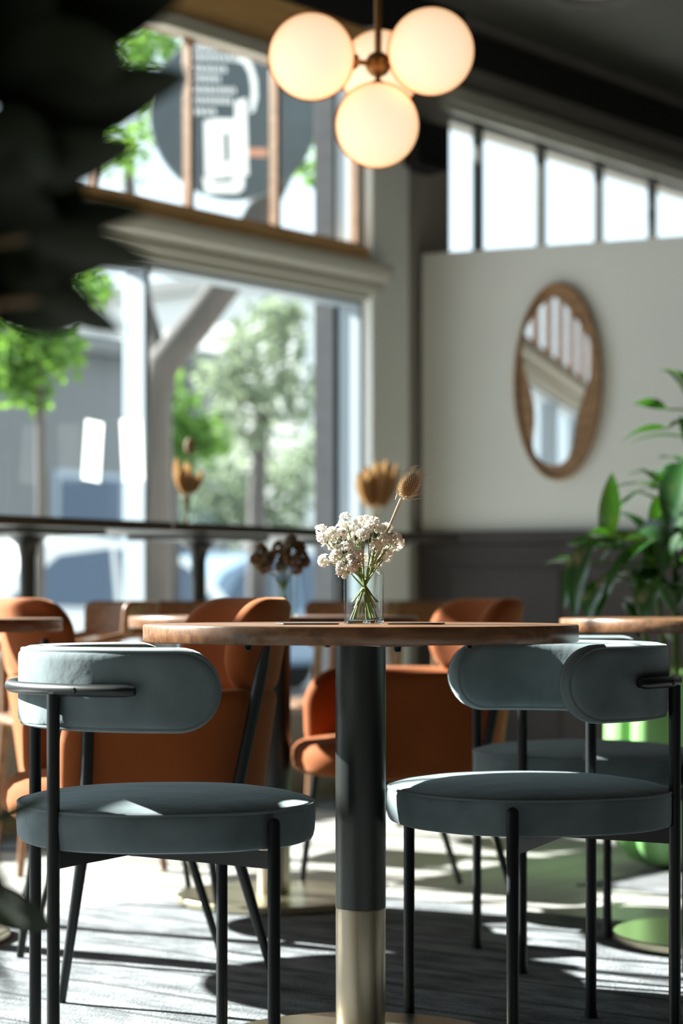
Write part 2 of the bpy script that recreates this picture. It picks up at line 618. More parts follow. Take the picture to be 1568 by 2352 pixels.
# pale head moulding over the far clerestory
b = MB(); b.box(0.44, T1, -0.075, -0.001, 2.975, 3.05); b.box(0.44, T1, -0.045, -0.001, 2.945, 2.975)
struct(on_wall(b.build('trim_3', M['cream_trim'], bevel=0.008)))
# moulded header between the lower and the upper windows
b = MB()
b.prism([(0, 2.05), (-0.03, 2.05), (-0.035, 2.08), (-0.06, 2.085), (-0.065, 2.12), (-0.10, 2.135), (-0.115, 2.165), (-0.115, 2.19), (0, 2.19)],
        T0, -0.02, lambda u, v, d: (d, u - 0.001, v))
struct(on_wall(b.build('trim_4', M['cream_trim'], smooth=False)))
b = MB(); b.box(T0, -0.10, -0.05, 0.10, 2.192, 2.262)
struct(on_wall(b.build('trim_5', M['board_wood'], bevel=0.006)))
b = MB(); b.box(T0, -0.10, -0.05, -0.001, 2.925, 2.983)
struct(on_wall(b.build('trim_6', M['cream_trim'], bevel=0.006)))
b = MB(); b.box(T0, -0.10, -0.03, 0.12, 0.341, 0.37)
struct(on_wall(b.build('trim_7', M['cream_trim'], bevel=0.004)))

# the windows
win_n = [0]


def window(t0, t1, z0, z1, fm, fw, depth, y0, pane_y, side=None):
    win_n[0] += 1
    r = struct(thing('window_%d' % win_n[0], None, None, PC, WA))
    f = MB()
    sw = side if side is not None else fw
    f.box(t0, t0 + sw, y0, y0 + depth, z0, z1)
    f.box(t1 - sw, t1, y0, y0 + depth, z0, z1)
    f.box(t0 + sw, t1 - sw, y0, y0 + depth, z0, z0 + fw)
    f.box(t0 + sw, t1 - sw, y0, y0 + depth, z1 - fw, z1)
    f.build('frame', fm, r, bevel=0.004)
    g = MB()
    g.box(t0 + sw + .0005, t1 - sw - .0005, pane_y, pane_y + 0.008, z0 + fw + .0005, z1 - fw - .0005)
    g.build('pane', M['pane'], r, smooth=False)
    return r


# lower shop-front bays, 1.27 m apart
edges = [-0.082]
t = -1.39
while t > T0 + 0.3:
    edges.append(t); t -= 1.27
for a_, b_ in zip(edges[1:], edges[:-1]):
    window(a_, b_, 0.372, 2.049, M['white_frame'], 0.022, 0.115, 0.004, 0.10, 0.013)
# upper lights, 0.515 m apart
edges = [-0.082]
t = -0.624
while t > T0 + 0.2:
    edges.append(t); t -= 0.515
for a_, b_ in zip(edges[1:], edges[:-1]):
    window(a_, b_ if b_ < -0.2 else -0.1, 2.264, 2.957, M['sash_wood'], 0.022, 0.045, 0.004, 0.04, 0.011)
b = MB(); b.box(-0.0995, -0.0815, 0.001, 0.13, 2.264, 2.957)
struct(on_wall(b.build('trim_10', M['white_frame'])))
# the clerestory that goes on beyond the partition
for k in range(7):
    a_ = 0.552 if k == 0 else 0.833 + 0.526 * (k - 1)
    b_ = 0.833 + 0.526 * k
    window(a_, b_, 2.252, 2.953, M['sash_dark'], 0.02, 0.045, 0.02, 0.055, 0.016)

# partition: white above a dark wainscot
P0 = Vector((0.345, 9.22, 0))
PA = radians(-23.5)


def on_part(o):
    o.location = P0
    o.rotation_euler = (0, 0, PA)
    return o


PD = Vector((cos(PA), sin(PA), 0))
PN = Vector((sin(PA), -cos(PA), 0))        # towards the room
b = MB(); b.box(0, 3.6, 0, 0.12, 0, 2.29)
struct(on_part(b.build('wall_partition', M['wall_white'], bevel=0.005)))
b = MB()
b.box(0.0, 3.6, -0.018, -0.001, 0.0, 1.03)
for k in range(6):
    x0 = 0.10 + k * 0.62
    b.box(x0, x0 + 0.03, -0.03, -0.018, 0.12, 0.93)
    b.box(x0 + 0.5, x0 + 0.53, -0.03, -0.018, 0.12, 0.93)
    b.box(x0 + 0.03, x0 + 0.5, -0.03, -0.018, 0.90, 0.93)
    b.box(x0 + 0.03, x0 + 0.5, -0.03, -0.018, 0.12, 0.15)
struct(on_part(b.build('trim_8', M['wainscot'], bevel=0.003)))
b = MB(); b.box(0, 3.6, -0.045, -0.001, 1.031, 1.085); b.box(0, 3.6, -0.03, -0.001, 0.985, 1.03)
struct(on_part(b.build('trim_9', M['wainscot'], bevel=0.006)))

# the rest of the shell
b = MB(); b.box(T1, T1 + 0.2, -NR, 0.22, 0, CEIL)
struct(on_wall(b.build('wall_far', M['wall_grey'])))
b = MB(); b.box(T0, T1, -NR - 0.2, -NR, 0, CEIL)
struct(on_wall(b.build('wall_right', M['wall_grey'])))
b = MB()
b.box(T0 - 0.2, T0, -NR, 0.13, 0, CEIL)
struct(on_wall(b.build('wall_near', M['wall_grey'])))

# rugs, squared with the room
def rug(name, t0, t1, n0, n1, z, m, label):
    o = MB()
    nx, ny = 60, 60
    rows = []
    for i in range(nx + 1):
        row = []
        for j in range(ny + 1):
            u, v = i / nx, j / ny
            x, y = t0 + (t1 - t0) * u, -(n0 + (n1 - n0) * v)
            e = min(u, 1 - u, v, 1 - v)
            zz = z * (0.25 if e == 0 else 1.0) + (0.002 * noise.noise((x * 9, y * 5, 1.3)) if e > 0 else 0)
            row.append((x, y, zz))
        rows.append(row)
    o.grid(rows)
    o.box(t0, t1, -n1, -n0, 0.0005, z * 0.25)
    ob = on_wall(o.build(name, m, merge=True))
    return tag(ob, label, 'rug')


rug('area_rug', -6.6, -2.62, 1.55, 4.75, 0.012, M['rug_grey'], 'large pale grey streaked rug under the grey-blue velvet chairs')
rug('area_rug', -2.12, 0.4, 2.3, 4.9, 0.014, M['rug_dark'], 'dark charcoal rug under the fluted green planter')

# ------------------------------------------------------------------ padded bands for chairs
def arc_path(R, cx=0.0, straight=None):
    """runs round the back of the chair; s=0 is the rearmost point, +s to one side; returns point, outward normal"""
    q = straight if straight else 1e9

    def fn(s):
        lim = q
        a = s / R
        if abs(s) <= lim:
            return (cx - R * cos(a), R * sin(a)), (-cos(a), sin(a))
        sg = 1 if s > 0 else -1
        a = sg * lim / R
        p = (cx - R * cos(a), R * sin(a))
        tx, ty = sin(a) * sg, cos(a) * sg
        d = abs(s) - lim
        return (p[0] + tx * d, p[1] + ty * d), (-cos(a), sin(a))
    return fn


def band(mb, path, S, H, r, T, E, zc, nu=44, nv=18, lean=0.0, puff=0.0):
    ss = []
    k_end = 9
    for k in range(k_end):
        ss.append(-(S - r) - r * cos(pi / 2 * k / k_end))
    for k in range(nu + 1):
        ss.append(-(S - r) + 2 * (S - r) * k / nu)
    for k in range(k_end - 1, -1, -1):
        ss.append((S - r) + r * cos(pi / 2 * k / k_end))
    for sgn in (1, -1):
        rows = []
        for s in ss:
            q = abs(s) - (S - r)
            Hs = H if q <= 0 else (H - r) + sqrt(max(0, r * r - q * q))
            row = []
            for j in range(nv + 1):
                wv_ = -1 + 2 * j / nv
                v = (1 if wv_ >= 0 else -1) * (1 - (1 - abs(wv_)) ** 2)
                z = v * Hs
                qx, qy = abs(s) - (S - r), abs(z) - (H - r)
                sd = sqrt(max(qx, 0) ** 2 + max(qy, 0) ** 2) + min(max(qx, qy), 0) - r
                e = max(0, -sd)
                k = min(e / E, 1)
                tt = T * sqrt(max(0, 1 - (1 - k) ** 2)) + (puff * min(1, e / (H * 0.8)) if sgn < 0 else 0)
                if e < 1e-6:
                    tt = 0
                (px, py), (nx, ny) = path(s)
                off = sgn * tt + lean * (z)
                row.append((px + nx * off, py + ny * off, zc + z))
            rows.append(row)
        mb.grid(rows)


def band_rim(path, S, H, r, T, E, zc, d, sgn, lean=0.0):
    pts = []
    rr = r - d
    tt = sgn * T * sqrt(max(0, 1 - (1 - d / E) ** 2))
    out = []
    n = 14
    for k in range(n + 1):
        a = -pi / 2 + pi / 2 * k / n
        out.append(((S - r) + rr * cos(a), -(H - r) + rr * sin(a)))
    for k in range(n + 1):
        a = pi / 2 * k / n
        out.append(((S - r) + rr * cos(a), (H - r) + rr * sin(a)))
    m = 40
    for k in range(1, m):
        out.append(((S - r) - 2 * (S - r) * k / m, H - d))
    for k in range(n + 1):
        a = pi / 2 + pi / 2 * k / n
        out.append((-(S - r) + rr * cos(a), (H - r) + rr * sin(a)))
    for k in range(n + 1):
        a = pi + pi / 2 * k / n
        out.append((-(S - r) + rr * cos(a), -(H - r) + rr * sin(a)))
    for k in range(1, m):
        out.append((-(S - r) + 2 * (S - r) * k / m, -(H - d)))
    last = None
    for s, z in out:
        (px, py), (nx, ny) = path(s)
        p = Vector((px + nx * (tt + lean * z), py + ny * (tt + lean * z), zc + z))
        if last is None or (p - last).length > 1e-4:
            pts.append(p); last = p
    if (pts[0] - pts[-1]).length < 1e-4:
        pts.pop()
    return pts


def sup(ax, ay, ex, n, x0=0.0):
    pts = []
    for k in range(n):
        a = 2 * pi * k / n
        c, s = cos(a), sin(a)
        pts.append((x0 + ax * math.copysign(abs(c) ** (2 / ex), c), ay * math.copysign(abs(s) ** (2 / ex), s)))
    return pts


def cushion(mb, ax, ay, ex, prof, n=72, x0=0.0, wob=0.0):
    rings = []
    for (ins, z) in prof:
        ring = []
        for (x, y) in sup(ax - ins, ay - ins, ex, n, x0):
            wz = wob * noise.noise((x * 14, y * 14, z * 30)) if wob else 0
            ring.append((x * (1 + wz), y * (1 + wz), z))
        rings.append(ring)
    mb.rings(rings)


# ------------------------------------------------------------------ grey-blue velvet chairs
def velvet_chair(label, loc, rz, group):
    r = thing('velvet_chair', label, 'chair', loc, rz, group)
    c = MB()
    cushion(c, 0.243, 0.255, 2.25,
            [(0.06, 0.400), (0.012, 0.4005), (0.005, 0.403), (0.0025, 0.408), (0.001, 0.418), (0.0, 0.435), (0.0, 0.452), (0.0012, 0.458), (0.004, 0.462),
             (0.009, 0.4645), (0.025, 0.469), (0.06, 0.4745), (0.11, 0.4785), (0.17, 0.4805), (0.225, 0.481)], 96, 0.0, 0.012)
    s = c.build('seat', M['velvet_blue'], r)
    p = MB()
    p.tube([(x, y, 0.4605) for x, y in sup(0.2405, 0.2525, 2.25, 80)], 0.0028, 6, closed=True)
    p.build('piping', M['piping_blue'], s)
    path = arc_path(0.245, 0.03)
    k = MB()
    band(k, path, 0.405, 0.066, 0.0655, 0.026, 0.017, 0.652, puff=0.006)
    bk = k.build('backrest', M['velvet_blue'], r, merge=True)
    p = MB()
    for sg in (1, -1):
        p.tube(band_rim(path, 0.405, 0.066, 0.0655, 0.026, 0.017, 0.652, 0.006, sg), 0.0026, 6, closed=True)
    p.build('piping', M['piping_blue'], bk)
    RR = 0.283
    am = radians(66)
    pts = [(0.03 - RR * cos(-am + 2 * am * i / 40), RR * sin(-am + 2 * am * i / 40), 0.652) for i in range(41)]
    q = MB(); q.tube(pts, [0.007] + [0.0098] * 39 + [0.007], 14)
    rail = q.build('back_rail', M['black_metal'], r)
    for sg in (1, -1):
        a = sg * radians(46)
        u = Vector((-cos(a), sin(a), 0))
        cc = Vector((0.03, 0, 0.652)) + u * (RR + 0.0085)
        q = MB(); q.tube([cc, cc + u * 0.0035], [0.005, 0.0035], 10)
        q.build('screw', M['black_metal'], rail)
    for sg in (1, -1):
        q = MB()
        q.tube([(-0.20, sg * 0.165, 0.0135), (-0.20, sg * 0.165, 0.018), (-0.20, sg * 0.165, 0.03), (-0.20, sg * 0.165, 0.645)],
               [0.0125, 0.012, 0.0102, 0.0102], 14)
        q.build('leg', M['black_metal'], r)
        q = MB()
        q.tube([(0.135, sg * 0.238, 0.0135), (0.135, sg * 0.238, 0.018), (0.135, sg * 0.238, 0.03), (0.135, sg * 0.238, 0.444),
                (0.135, sg * 0.238, 0.449), (0.135, sg * 0.238, 0.452)], [0.0125, 0.012, 0.0102, 0.0102, 0.008, 0.003], 14)
        q.build('leg', M['black_metal'], r)
    q = MB()
    for sg in (1, -1):
        A, B = Vector((-0.198, sg * 0.16, 0)), Vector((0.13, -sg * 0.23, 0))
        dv = (B - A).normalized(); nv_ = Vector((-dv.y, dv.x, 0)) * 0.004
        q.add([A - nv_ + Vector((0, 0, .372)), B - nv_ + Vector((0, 0, .372)), B + nv_ + Vector((0, 0, .372)), A + nv_ + Vector((0, 0, .372)),
               A - nv_ + Vector((0, 0, .399)), B - nv_ + Vector((0, 0, .399)), B + nv_ + Vector((0, 0, .399)), A + nv_ + Vector((0, 0, .399))],
              [(0, 3, 2, 1), (4, 5, 6, 7), (0, 1, 5, 4), (1, 2, 6, 5), (2, 3, 7, 6), (3, 0, 4, 7)])
    q.build('seat_brace', M['black_metal'], r, smooth=False)
    return r


G1 = 'grey-blue velvet chairs with black tube legs'
vc = velvet_chair('grey-blue velvet chair seen from behind, its black back rail and posts catching the sun',
                  (-0.290, 3.522, 0), radians(13), G1)
dup(vc, (0.330, 3.76, 0), radians(199), 'grey-blue velvet chair facing the flower table, table shadow across its seat', G1)
dup(vc, (0.535, 4.66, 0), radians(13), 'grey-blue velvet chair at the table before the green planter, mostly hidden by another chair', G1)


# ------------------------------------------------------------------ rust velvet tub chairs
def tub_chair(label, loc, rz, group):
    r = thing('tub_chair', label, 'armchair', loc, rz, group)
    c = MB()
    cushion(c, 0.236, 0.215, 2.6,
            [(0.08, 0.345), (0.02, 0.347), (0.005, 0.36), (0.0, 0.385), (0.002, 0.405), (0.012, 0.42), (0.03, 0.43), (0.07, 0.436), (0.13, 0.44), (0.20, 0.441)],
            64, 0.045)
    c.build('seat', M['velvet_orange'], r)
    path = arc_path(0.235, -0.01, 0.235 * pi / 2)
    k = MB()
    band(k, path, 0.235 * pi / 2 + 0.215, 0.137, 0.11, 0.03, 0.03, 0.475, nu=60, puff=0.004, lean=0.14)
    sh = k.build('back_shell', M['velvet_orange'], r, merge=True)
    path2 = arc_path(0.245, -0.035)
    k = MB()
    band(k, path2, 0.275, 0.100, 0.092, 0.028, 0.028, 0.697, nu=44, lean=0.18, puff=0.006)
    k.build('head_pad', M['velvet_orange'], r, merge=True)
    for sg in (1, -1):
        q = MB()
        q.tube([(-0.215, sg * 0.242, 0.70), (-0.205, sg * 0.243, 0.66), (-0.135, sg * 0.256, 0.345), (-0.140, sg * 0.254, 0.315), (-0.235, sg * 0.240, 0.0135)],
               [0.008, 0.0125, 0.0125, 0.0125, 0.0085], 12)
        q.build('rear_leg', M['black_metal'], r)
        q = MB()
        q.tube([(0.155, sg * 0.282, 0.57), (0.155, sg * 0.281, 0.55), (0.16, sg * 0.278, 0.335), (0.205, sg * 0.27, 0.0135)],
               [0.006, 0.0115, 0.0125, 0.0085], 12)
        q.build('front_leg', M['black_metal'], r)
    q = MB()
    q.tube([(-0.138, -0.255, 0.33), (-0.05, -0.20, 0.332), (0.10, -0.20, 0.332), (0.16, -0.277, 0.33)], 0.009, 10)
    q.tube([(-0.138, 0.255, 0.33), (-0.05, 0.20, 0.332), (0.10, 0.20, 0.332), (0.16, 0.277, 0.33)], 0.009, 10)
    q.tube([(-0.05, -0.2, 0.332), (-0.05, 0.2, 0.332)], 0.009, 10)
    q.tube([(0.10, -0.2, 0.332), (0.10, 0.2, 0.332)], 0.009, 10)
    q.build('seat_frame', M['black_metal'], r)
    return r


G2 = 'rust velvet armchairs with black legs'
tc_ = tub_chair('rust velvet armchair behind the grey-blue chair with the sunlit rail', (-0.425, 4.45, 0), radians(197), G2)
dup(tc_, (0.155, 5.56, 0), radians(194), 'rust velvet armchair standing behind the metal column of the flower table', G2)
dup(tc_, (-0.55, 5.38, 0), radians(12), 'rust velvet armchair with sunlit rounded head before the tan wooden armchair', G2)


# ------------------------------------------------------------------ round tables
def round_table(label, loc, group, rz=0.0):
    r = thing('round_table', label, 'table', loc, rz, group)
    R = 0.374
    c = MB()
    c.lathe([(0.30, 0.7202), (R - 0.002, 0.7202), (R, 0.7225), (R, 0.747), (R - 0.0015, 0.7492), (R - 0.005, 0.75), (0.2, 0.75), (0.001, 0.75)], 128)
    c.build('tabletop', M['walnut'], r)
    c = MB()
    c.lathe([(0.0435, 0.262), (0.0435, 0.716)], 48)
    c.build('column', M['table_column'], r)
    c = MB()
    c.lathe([(0.043, 0.02), (0.043, 0.258), (0.0425, 0.2615)], 48)
    c.build('column_sleeve', M['brushed_brass'], r)['label'] = 'brushed steel lower sleeve of the column'
    c = MB()
    c.lathe([(0.250, 0.0135), (0.254, 0.016), (0.254, 0.030), (0.251, 0.033), (0.15, 0.034), (0.05, 0.035), (0.001, 0.035)], 96)
    c.build('base_plate', M['brass_base'], r)
    c = MB()
    c.box(-0.215, 0.215, -0.035, 0.035, 0.7150, 0.7198)
    c.box(-0.035, 0.035, -0.215, 0.215, 0.7151, 0.7197)
    pl = c.build('mounting_plate', M['steel'], r, smooth=False)
    for x, y in ((-0.2, 0), (0.2, 0), (0, -0.2), (0, 0.2)):
        q = MB()
        q.lathe([(0.0065, 0.7149), (0.0068, 0.7115), (0.005, 0.7095), (0.0062, 0.7085), (0.0055, 0.7062), (0.002, 0.7055)], 14, (x, y, 0))
        q.build('screw', M['black_metal'], pl)
    return r


G3 = 'round walnut tables on metal columns'
rt = round_table('round walnut table in front, carrying the jar of white statice and the teasel', (0.033, 3.68, 0), G3, radians(17))
dup(rt, (-1.02, 4.92, 0), radians(40), 'walnut table edge seen behind the grey-blue chair with the sunlit rail', G3)
dup(rt, (0.875, 4.88, 0), radians(70), 'walnut table before the green planter, with a bare top', G3)
dup(rt, (-0.175, 5.52, 0), radians(8), 'walnut table behind the rust armchairs, carrying the jar of brown flowers', G3)


# ------------------------------------------------------------------ jars and flowers
def jar(name, label, cat, loc, R, H, th=0.0022, neck=0.0):
    r = thing(name, label, cat, loc)
    c = MB()
    rn = R - neck
    prof = [(R - 0.004, 0.0005), (R - 0.001, 0.002), (R, 0.006), (R, H - 0.012), (R - 0.0012, H - 0.006), (rn, H - 0.002), (rn - 0.0005, H),
            (rn - th, H), (rn - th - .0004, H - 0.003), (R - th - 0.001, H - 0.008), (R - th, H - 0.014), (R - th, 0.010), (R - th - 0.003, 0.007), (R * 0.4, 0.006), (0.0008, 0.006)]
    prof = prof[2:-2] + [(R - th - 0.0003, 0.0066), (R - 0.0003, 0.0066)]
    c.lathe(prof, 64, close_ends=False)
    c.build('jar_body', M['glass'], r, merge=True)
    c = MB()
    c.tube([((rn - th * .5) * cos(2 * pi * i / 56), (rn - th * .5) * sin(2 * pi * i / 56), H + 0.0008) for i in range(56)], th * 0.55, 10, closed=True)
    c.build('rim', M['solid_glass'], r)
    c = MB()
    c.lathe([(R - 0.003, 0.0003), (R - 0.0006, 0.0014), (R, 0.004), (R - .0002, 0.0058), (R - 0.001, 0.0062), (0.001, 0.0058)], 56)
    c.build('base', M['solid_glass'], r)
    return r


JX, JY = 0.0385, 3.68
jar('glass_jar', 'clear glass jar on the front table holding white statice', 'jar', (JX, JY, 0.7502), 0.0345, 0.097, 0.0022, 0.0055)
jar2 = at(652, 1410, 5.5)
jar('glass_jar', 'clear glass jar holding brown flowers on the table behind the rust armchairs', 'jar', (jar2.x, 5.45, 0.7502), 0.036, 0.112, 0.0024, 0.002)


def floret(mb, c, r, nrm):
    """a crumpled papery trumpet of five petals"""
    n = Vector(nrm).normalized()
    a = n.orthogonal().normalized()
    bb = n.cross(a)
    c = Vector(c)
    ph = random.random() * 6
    k = 10
    vs_ = [c - n * r * 0.55]
    for i in range(k):
        an = ph + 2 * pi * i / k
        rr = r * 0.55
        vs_.append(c + (a * cos(an) + bb * sin(an)) * rr)
    for i in range(k):
        an = ph + 2 * pi * i / k
        rr = r * (1.05 if i % 2 == 0 else 0.8) * random.uniform(0.8, 1.15)
        vs_.append(c + (a * cos(an) + bb * sin(an)) * rr + n * r * random.uniform(0.0, 0.55))
    fs_ = [(0, 1 + i, 1 + (i + 1) % k) for i in range(k)]
    fs_ += [(1 + i, 1 + k + i, 1 + k + (i + 1) % k, 1 + (i + 1) % k) for i in range(k)]
    mb.add(vs_, fs_)


def sprig(label, group, foot, waist, heads, hr, pm, sm, nfl=30, fr=0.0043, leaf=True):
    """one cut stem: from its foot through the neck of the jar to its flower heads"""
    r = thing('statice_sprig', label, 'flower', foot, 0, group)
    F = Vector(foot)
    s = MB()
    W = Vector(waist)
    hs = [Vector(h) for h in heads]
    main = hs[0]
    pts = []
    for i in range(13):
        u = i / 12
        if u < 0.5:
            pts.append(F.lerp(W, u * 2) - F)
        else:
            q = (u - 0.5) * 2
            ctrl = W + (W - F) * 0.35
            p = W * (1 - q) ** 2 + ctrl * 2 * q * (1 - q) + main * q ** 2
            pts.append(p - F)
    s.tube(pts, [0.0013] * 9 + [0.0011] * 4, 6)
    fork = pts[9]
    for h in hs[1:]:
        hh = h - F
        s.tube([fork, fork.lerp(hh, 0.5) + Vector((0, 0, -0.002)), hh], [0.0010, 0.0009, 0.0008], 5)
    s.build('stem', sm, r)
    p = MB()
    for h in hs:
        hh = h - F
        up = (hh - fork).normalized()
        for i in range(nfl):
            d = Vector((random.gauss(0, 1), random.gauss(0, 1), random.gauss(0.2, 1))).normalized()
            d = (d + up * 0.35).normalized()
            floret(p, hh + d * hr * random.uniform(0.55, 1.05), fr * random.uniform(0.75, 1.25), d)
    p.build('blossom', pm, r)
    if leaf:
        l = MB()
        for i in range(7):
            h = random.choice(hs) - F
            d = Vector((random.gauss(0, 1), random.gauss(0, 1), random.gauss(0, .6))).normalized()
            c0 = h.lerp(fork, random.uniform(0.05, 0.5))
            sd = d.cross(Vector((0, 0, 1))).normalized() * 0.0019
            tip = c0 + d * random.uniform(0.008, 0.015)
            mid = c0.lerp(tip, .5)
            l.add([c0, mid + sd, tip, mid - sd], [(0, 1, 2, 3)])
        l.build('foliage', M['stem_leaf'], r)
    return r


# flower heads of the front bunch: where each stands, grouped by stem (x, y in the bunch, depth offset)
HEADS = [[(200, 880, .012), (215, 985, .0)], [(330, 915, -.01), (350, 1050, .01)], [(490, 745, .0), (455, 850, .012)], [(440, 930, -.015), (540, 900, .02)],
         [(660, 800, .0), (740, 775, .015)], [(830, 800, -.005), (760, 850, -.02)], [(900, 870, .0), (985, 865, .01)], [(1090, 985, .0), (1120, 1050, .012)],
         [(970, 990, -.015), (1000, 1060, .0)], [(985, 1175, .005)], [(690, 945, -.03), (600, 980, .025)], [(520, 1080, -.028), (430, 1140, -.015)],
         [(370, 1180, -.02), (400, 1250, .0)], [(235, 1255, .0)], [(435, 1335, -.02), (470, 1375, -.01)], [(560, 1320, -.035)], [(640, 1180, -.035), (700, 1210, .02)],
         [(560, 1200, -.03), (620, 1270, -.034)], [(845, 1060, -.02)], [(855, 1280, .03), (880, 1120, .03)]]
LB1 = 'dried white statice sprig standing in the jar on the front table'
GB1 = 'white statice sprigs in the front jar'
bot = 0.7502 + 0.0075
for i, hh in enumerate(HEADS):
    hs = []
    for (zx, zy, dy) in hh:
        p = at(700 + zx / 5.227, 1050 + zy / 5.227, JY)
        hs.append((p.x, JY + dy, p.z))
    side = -1 if (hs[0][0] > JX) else 1
    f = (JX + side * random.uniform(0.004, 0.026) * 1.0, JY + random.uniform(-0.014, 0.014), bot + random.choice((0.0, 0.002, 0.02, 0.03)))
    wst = (JX + (hs[0][0] - JX) * 0.09 + 0.001, JY + (hs[0][1] - JY) * 0.12 + random.uniform(-.006, .006), 0.7502 + 0.072 + random.uniform(-.006, .006))
    sprig(LB1, GB1, f, wst, hs, 0.0112, M['petal'], M['stem_green'])

# brown flowers of the second jar
HE2 = [(588, 1285, .0), (600, 1262, .02), (625, 1275, -.02), (640, 1258, .01), (655, 1270, -.03), (668, 1245, .0), (685, 1255, .02), (695, 1283, -.01), (680, 1290, -.03), (650, 1290, .02), (612, 1295, -.02)]
LB2 = 'brown faded statice sprig in the jar behind the rust armchairs'
for i, (hx, hy, dy) in enumerate(HE2):
    p = at(hx, hy, 5.45)
    h = (p.x, 5.45 + dy, p.z)
    p2 = (p.x + random.uniform(-.012, .012), 5.45 + dy + .01, p.z - random.uniform(.008, .02))
    f = (jar2.x - (p.x - jar2.x) * 0.35, 5.45 + random.uniform(-.014, .014), bot)
    wst = (jar2.x + (p.x - jar2.x) * 0.15, 5.45 + random.uniform(-.01, .01), 0.7502 + 0.08)
    sprig(LB2, 'brown statice sprigs in the second jar', f, wst, [h, p2], 0.0155, M['petal_brown'], M['stem_leaf'], 20, 0.0078, False)

# the teasel
tb = Vector((JX - 0.016, JY + 0.006, bot))
th0 = at(921, 1146, JY - 0.005)
thc = at(941, 1113, JY - 0.005)
r = thing('dried_teasel', 'tall dried teasel with a spiny head rising from the front jar', 'flower', tb)
s = MB()
W = Vector((JX + 0.006, JY + 0.004, 0.7502 + 0.085))
pth = [tb - tb, W - tb, th0.lerp(W, 0.5) - tb + Vector((0.0015, 0, 0)), th0 - tb]
s.tube([pth[0], pth[0].lerp(pth[1], .5), pth[1], pth[2], pth[3]], [0.0015, 0.0016, 0.0017, 0.0018, 0.0026], 8)
st = s.build('stem', M['teasel_pale'], r)
s = MB()
for i in range(90):
    u = random.uniform(0.1, 1)
    p = pth[1].lerp(pth[3], u)
    d = Vector((random.gauss(0, 1), random.gauss(0, 1), random.gauss(0, .4))).normalized()
    s.tube([p, p + d * 0.0038], [0.0004, 0.0001], 4, caps=False)
s.build('prickle', M['teasel_pale'], st)
ax = (thc - th0).normalized()
cen = thc - tb
s = MB()
q1 = ax.orthogonal().normalized(); q2 = ax.cross(q1)
rows = []
LH, RH = 0.0225, 0.0140
for i in range(13):
    u = -1 + 2 * i / 12
    rad = RH * sqrt(max(0.02, 1 - u * u)) * (1.0 - 0.12 * u)
    rows.append([cen + ax * LH * u + (q1 * cos(2 * pi * k / 20) + q2 * sin(2 * pi * k / 20)) * rad for k in range(20)])
s.rings(rows)
hd = s.build('seed_head', M['teasel_core'], r)
s = MB()
for i in range(460):
    u = 1 - 2 * (i + .5) / 460
    an = i * 2.39996
    rad = RH * sqrt(max(0.0, 1 - u * u)) * (1.0 - 0.12 * u)
    n = (q1 * cos(an) + q2 * sin(an)) * sqrt(1 - u * u) + ax * (u * 0.8 + 0.25)
    n.normalize()
    p = cen + ax * LH * u + (q1 * cos(an) + q2 * sin(an)) * rad
    ln = random.uniform(0.0045, 0.0065) + (0.010 * random.random() if u > 0.72 else 0)
    s.tube([p - n * 0.001, p + n * ln], [0.00055, 0.0002], 4, caps=False)
s.build('spine', M['teasel_pale'], hd)
s = MB()
for (pts_) in ([(915, 1143), (912, 1118), (925, 1085), (945, 1072), (965, 1068)], [(918, 1144), (909, 1130), (922, 1100)], [(916, 1128), (910, 1140), (908, 1148)],
               [(926, 1140), (940, 1148), (972, 1144)], [(930, 1142), (955, 1138), (978, 1128)], [(924, 1142), (936, 1146), (942, 1154)]):
    pp = [at(x, y, JY - 0.012) - tb for x, y in pts_]
    s.tube(pp, [0.0008] * (len(pp) - 1) + [0.0003], 5)
s.build('bract', M['teasel_pale'], r)

# thin cards lying on the front table
c1 = at(704, 1436, 3.62)
b = MB(); b.box(-0.047, 0.047, -0.06, 0.06, 0.0, 0.0022)
o = b.build('card', M['card_dark'], bevel=0.0005); o.location = (c1.x, 3.63, 0.7503); o.rotation_euler = (0, 0, radians(8))
tag(o, 'thin dark card lying flat on the front table between jar and rust armchair', 'card')
b = MB(); b.box(-0.045, 0.045, -0.055, 0.055, 0.0, 0.0022)
o = b.build('card', M['card_dark'], bevel=0.0005); o.location = (0.128, 3.64, 0.7503); o.rotation_euler = (0, 0, radians(-6))
tag(o, 'thin dark card lying flat beside the jar, under the teasel head', 'card')


# ------------------------------------------------------------------ globe chandelier
HUB = at(868, 148, 5.6)
r = thing('globe_chandelier', 'brass chandelier with four warm glowing globe shades', 'chandelier', (HUB.x, HUB.y, CEIL))
rel = Vector((0, 0, HUB.z - CEIL))
b = MB(); b.sphere(rel, 0.034, 24, 14); b.build('hub', M['gold'], r)
b = MB(); b.tube([rel + Vector((0, 0, 0.025)), Vector((0, 0, -0.02))], 0.0095, 12); b.build('rod', M['gold'], r)
b = MB(); b.lathe([(0.06, -0.025), (0.062, -0.02), (0.062, -0.001)], 32); b.build('canopy', M['gold'], r)
for (px, py, Y, rr) in ((715, 130, 5.50, 0.1125), (990, 118, 5.46, 0.1125), (866, 288, 5.52, 0.1105), (873, 163, 5.83, 0.1125)):
    p = at(px, py, Y)
    g = p - Vector((HUB.x, HUB.y, CEIL))
    d = (g - rel).normalized()
    b = MB(); b.tube([rel + d * 0.02, g - d * (rr + 0.004)], 0.0075, 10)
    b.tube([g - d * (rr + 0.02), g - d * (rr - 0.001)], 0.02, 14)
    b.build('arm', M['gold'], r)
    b = MB(); b.sphere(g, rr * 1.015, 48, 30); gs = b.build('globe_shade', M['opal'], r)
    b = MB(); b.sphere(g, rr * 0.97, 48, 30); b.build('diffuser', M['glow'], gs)

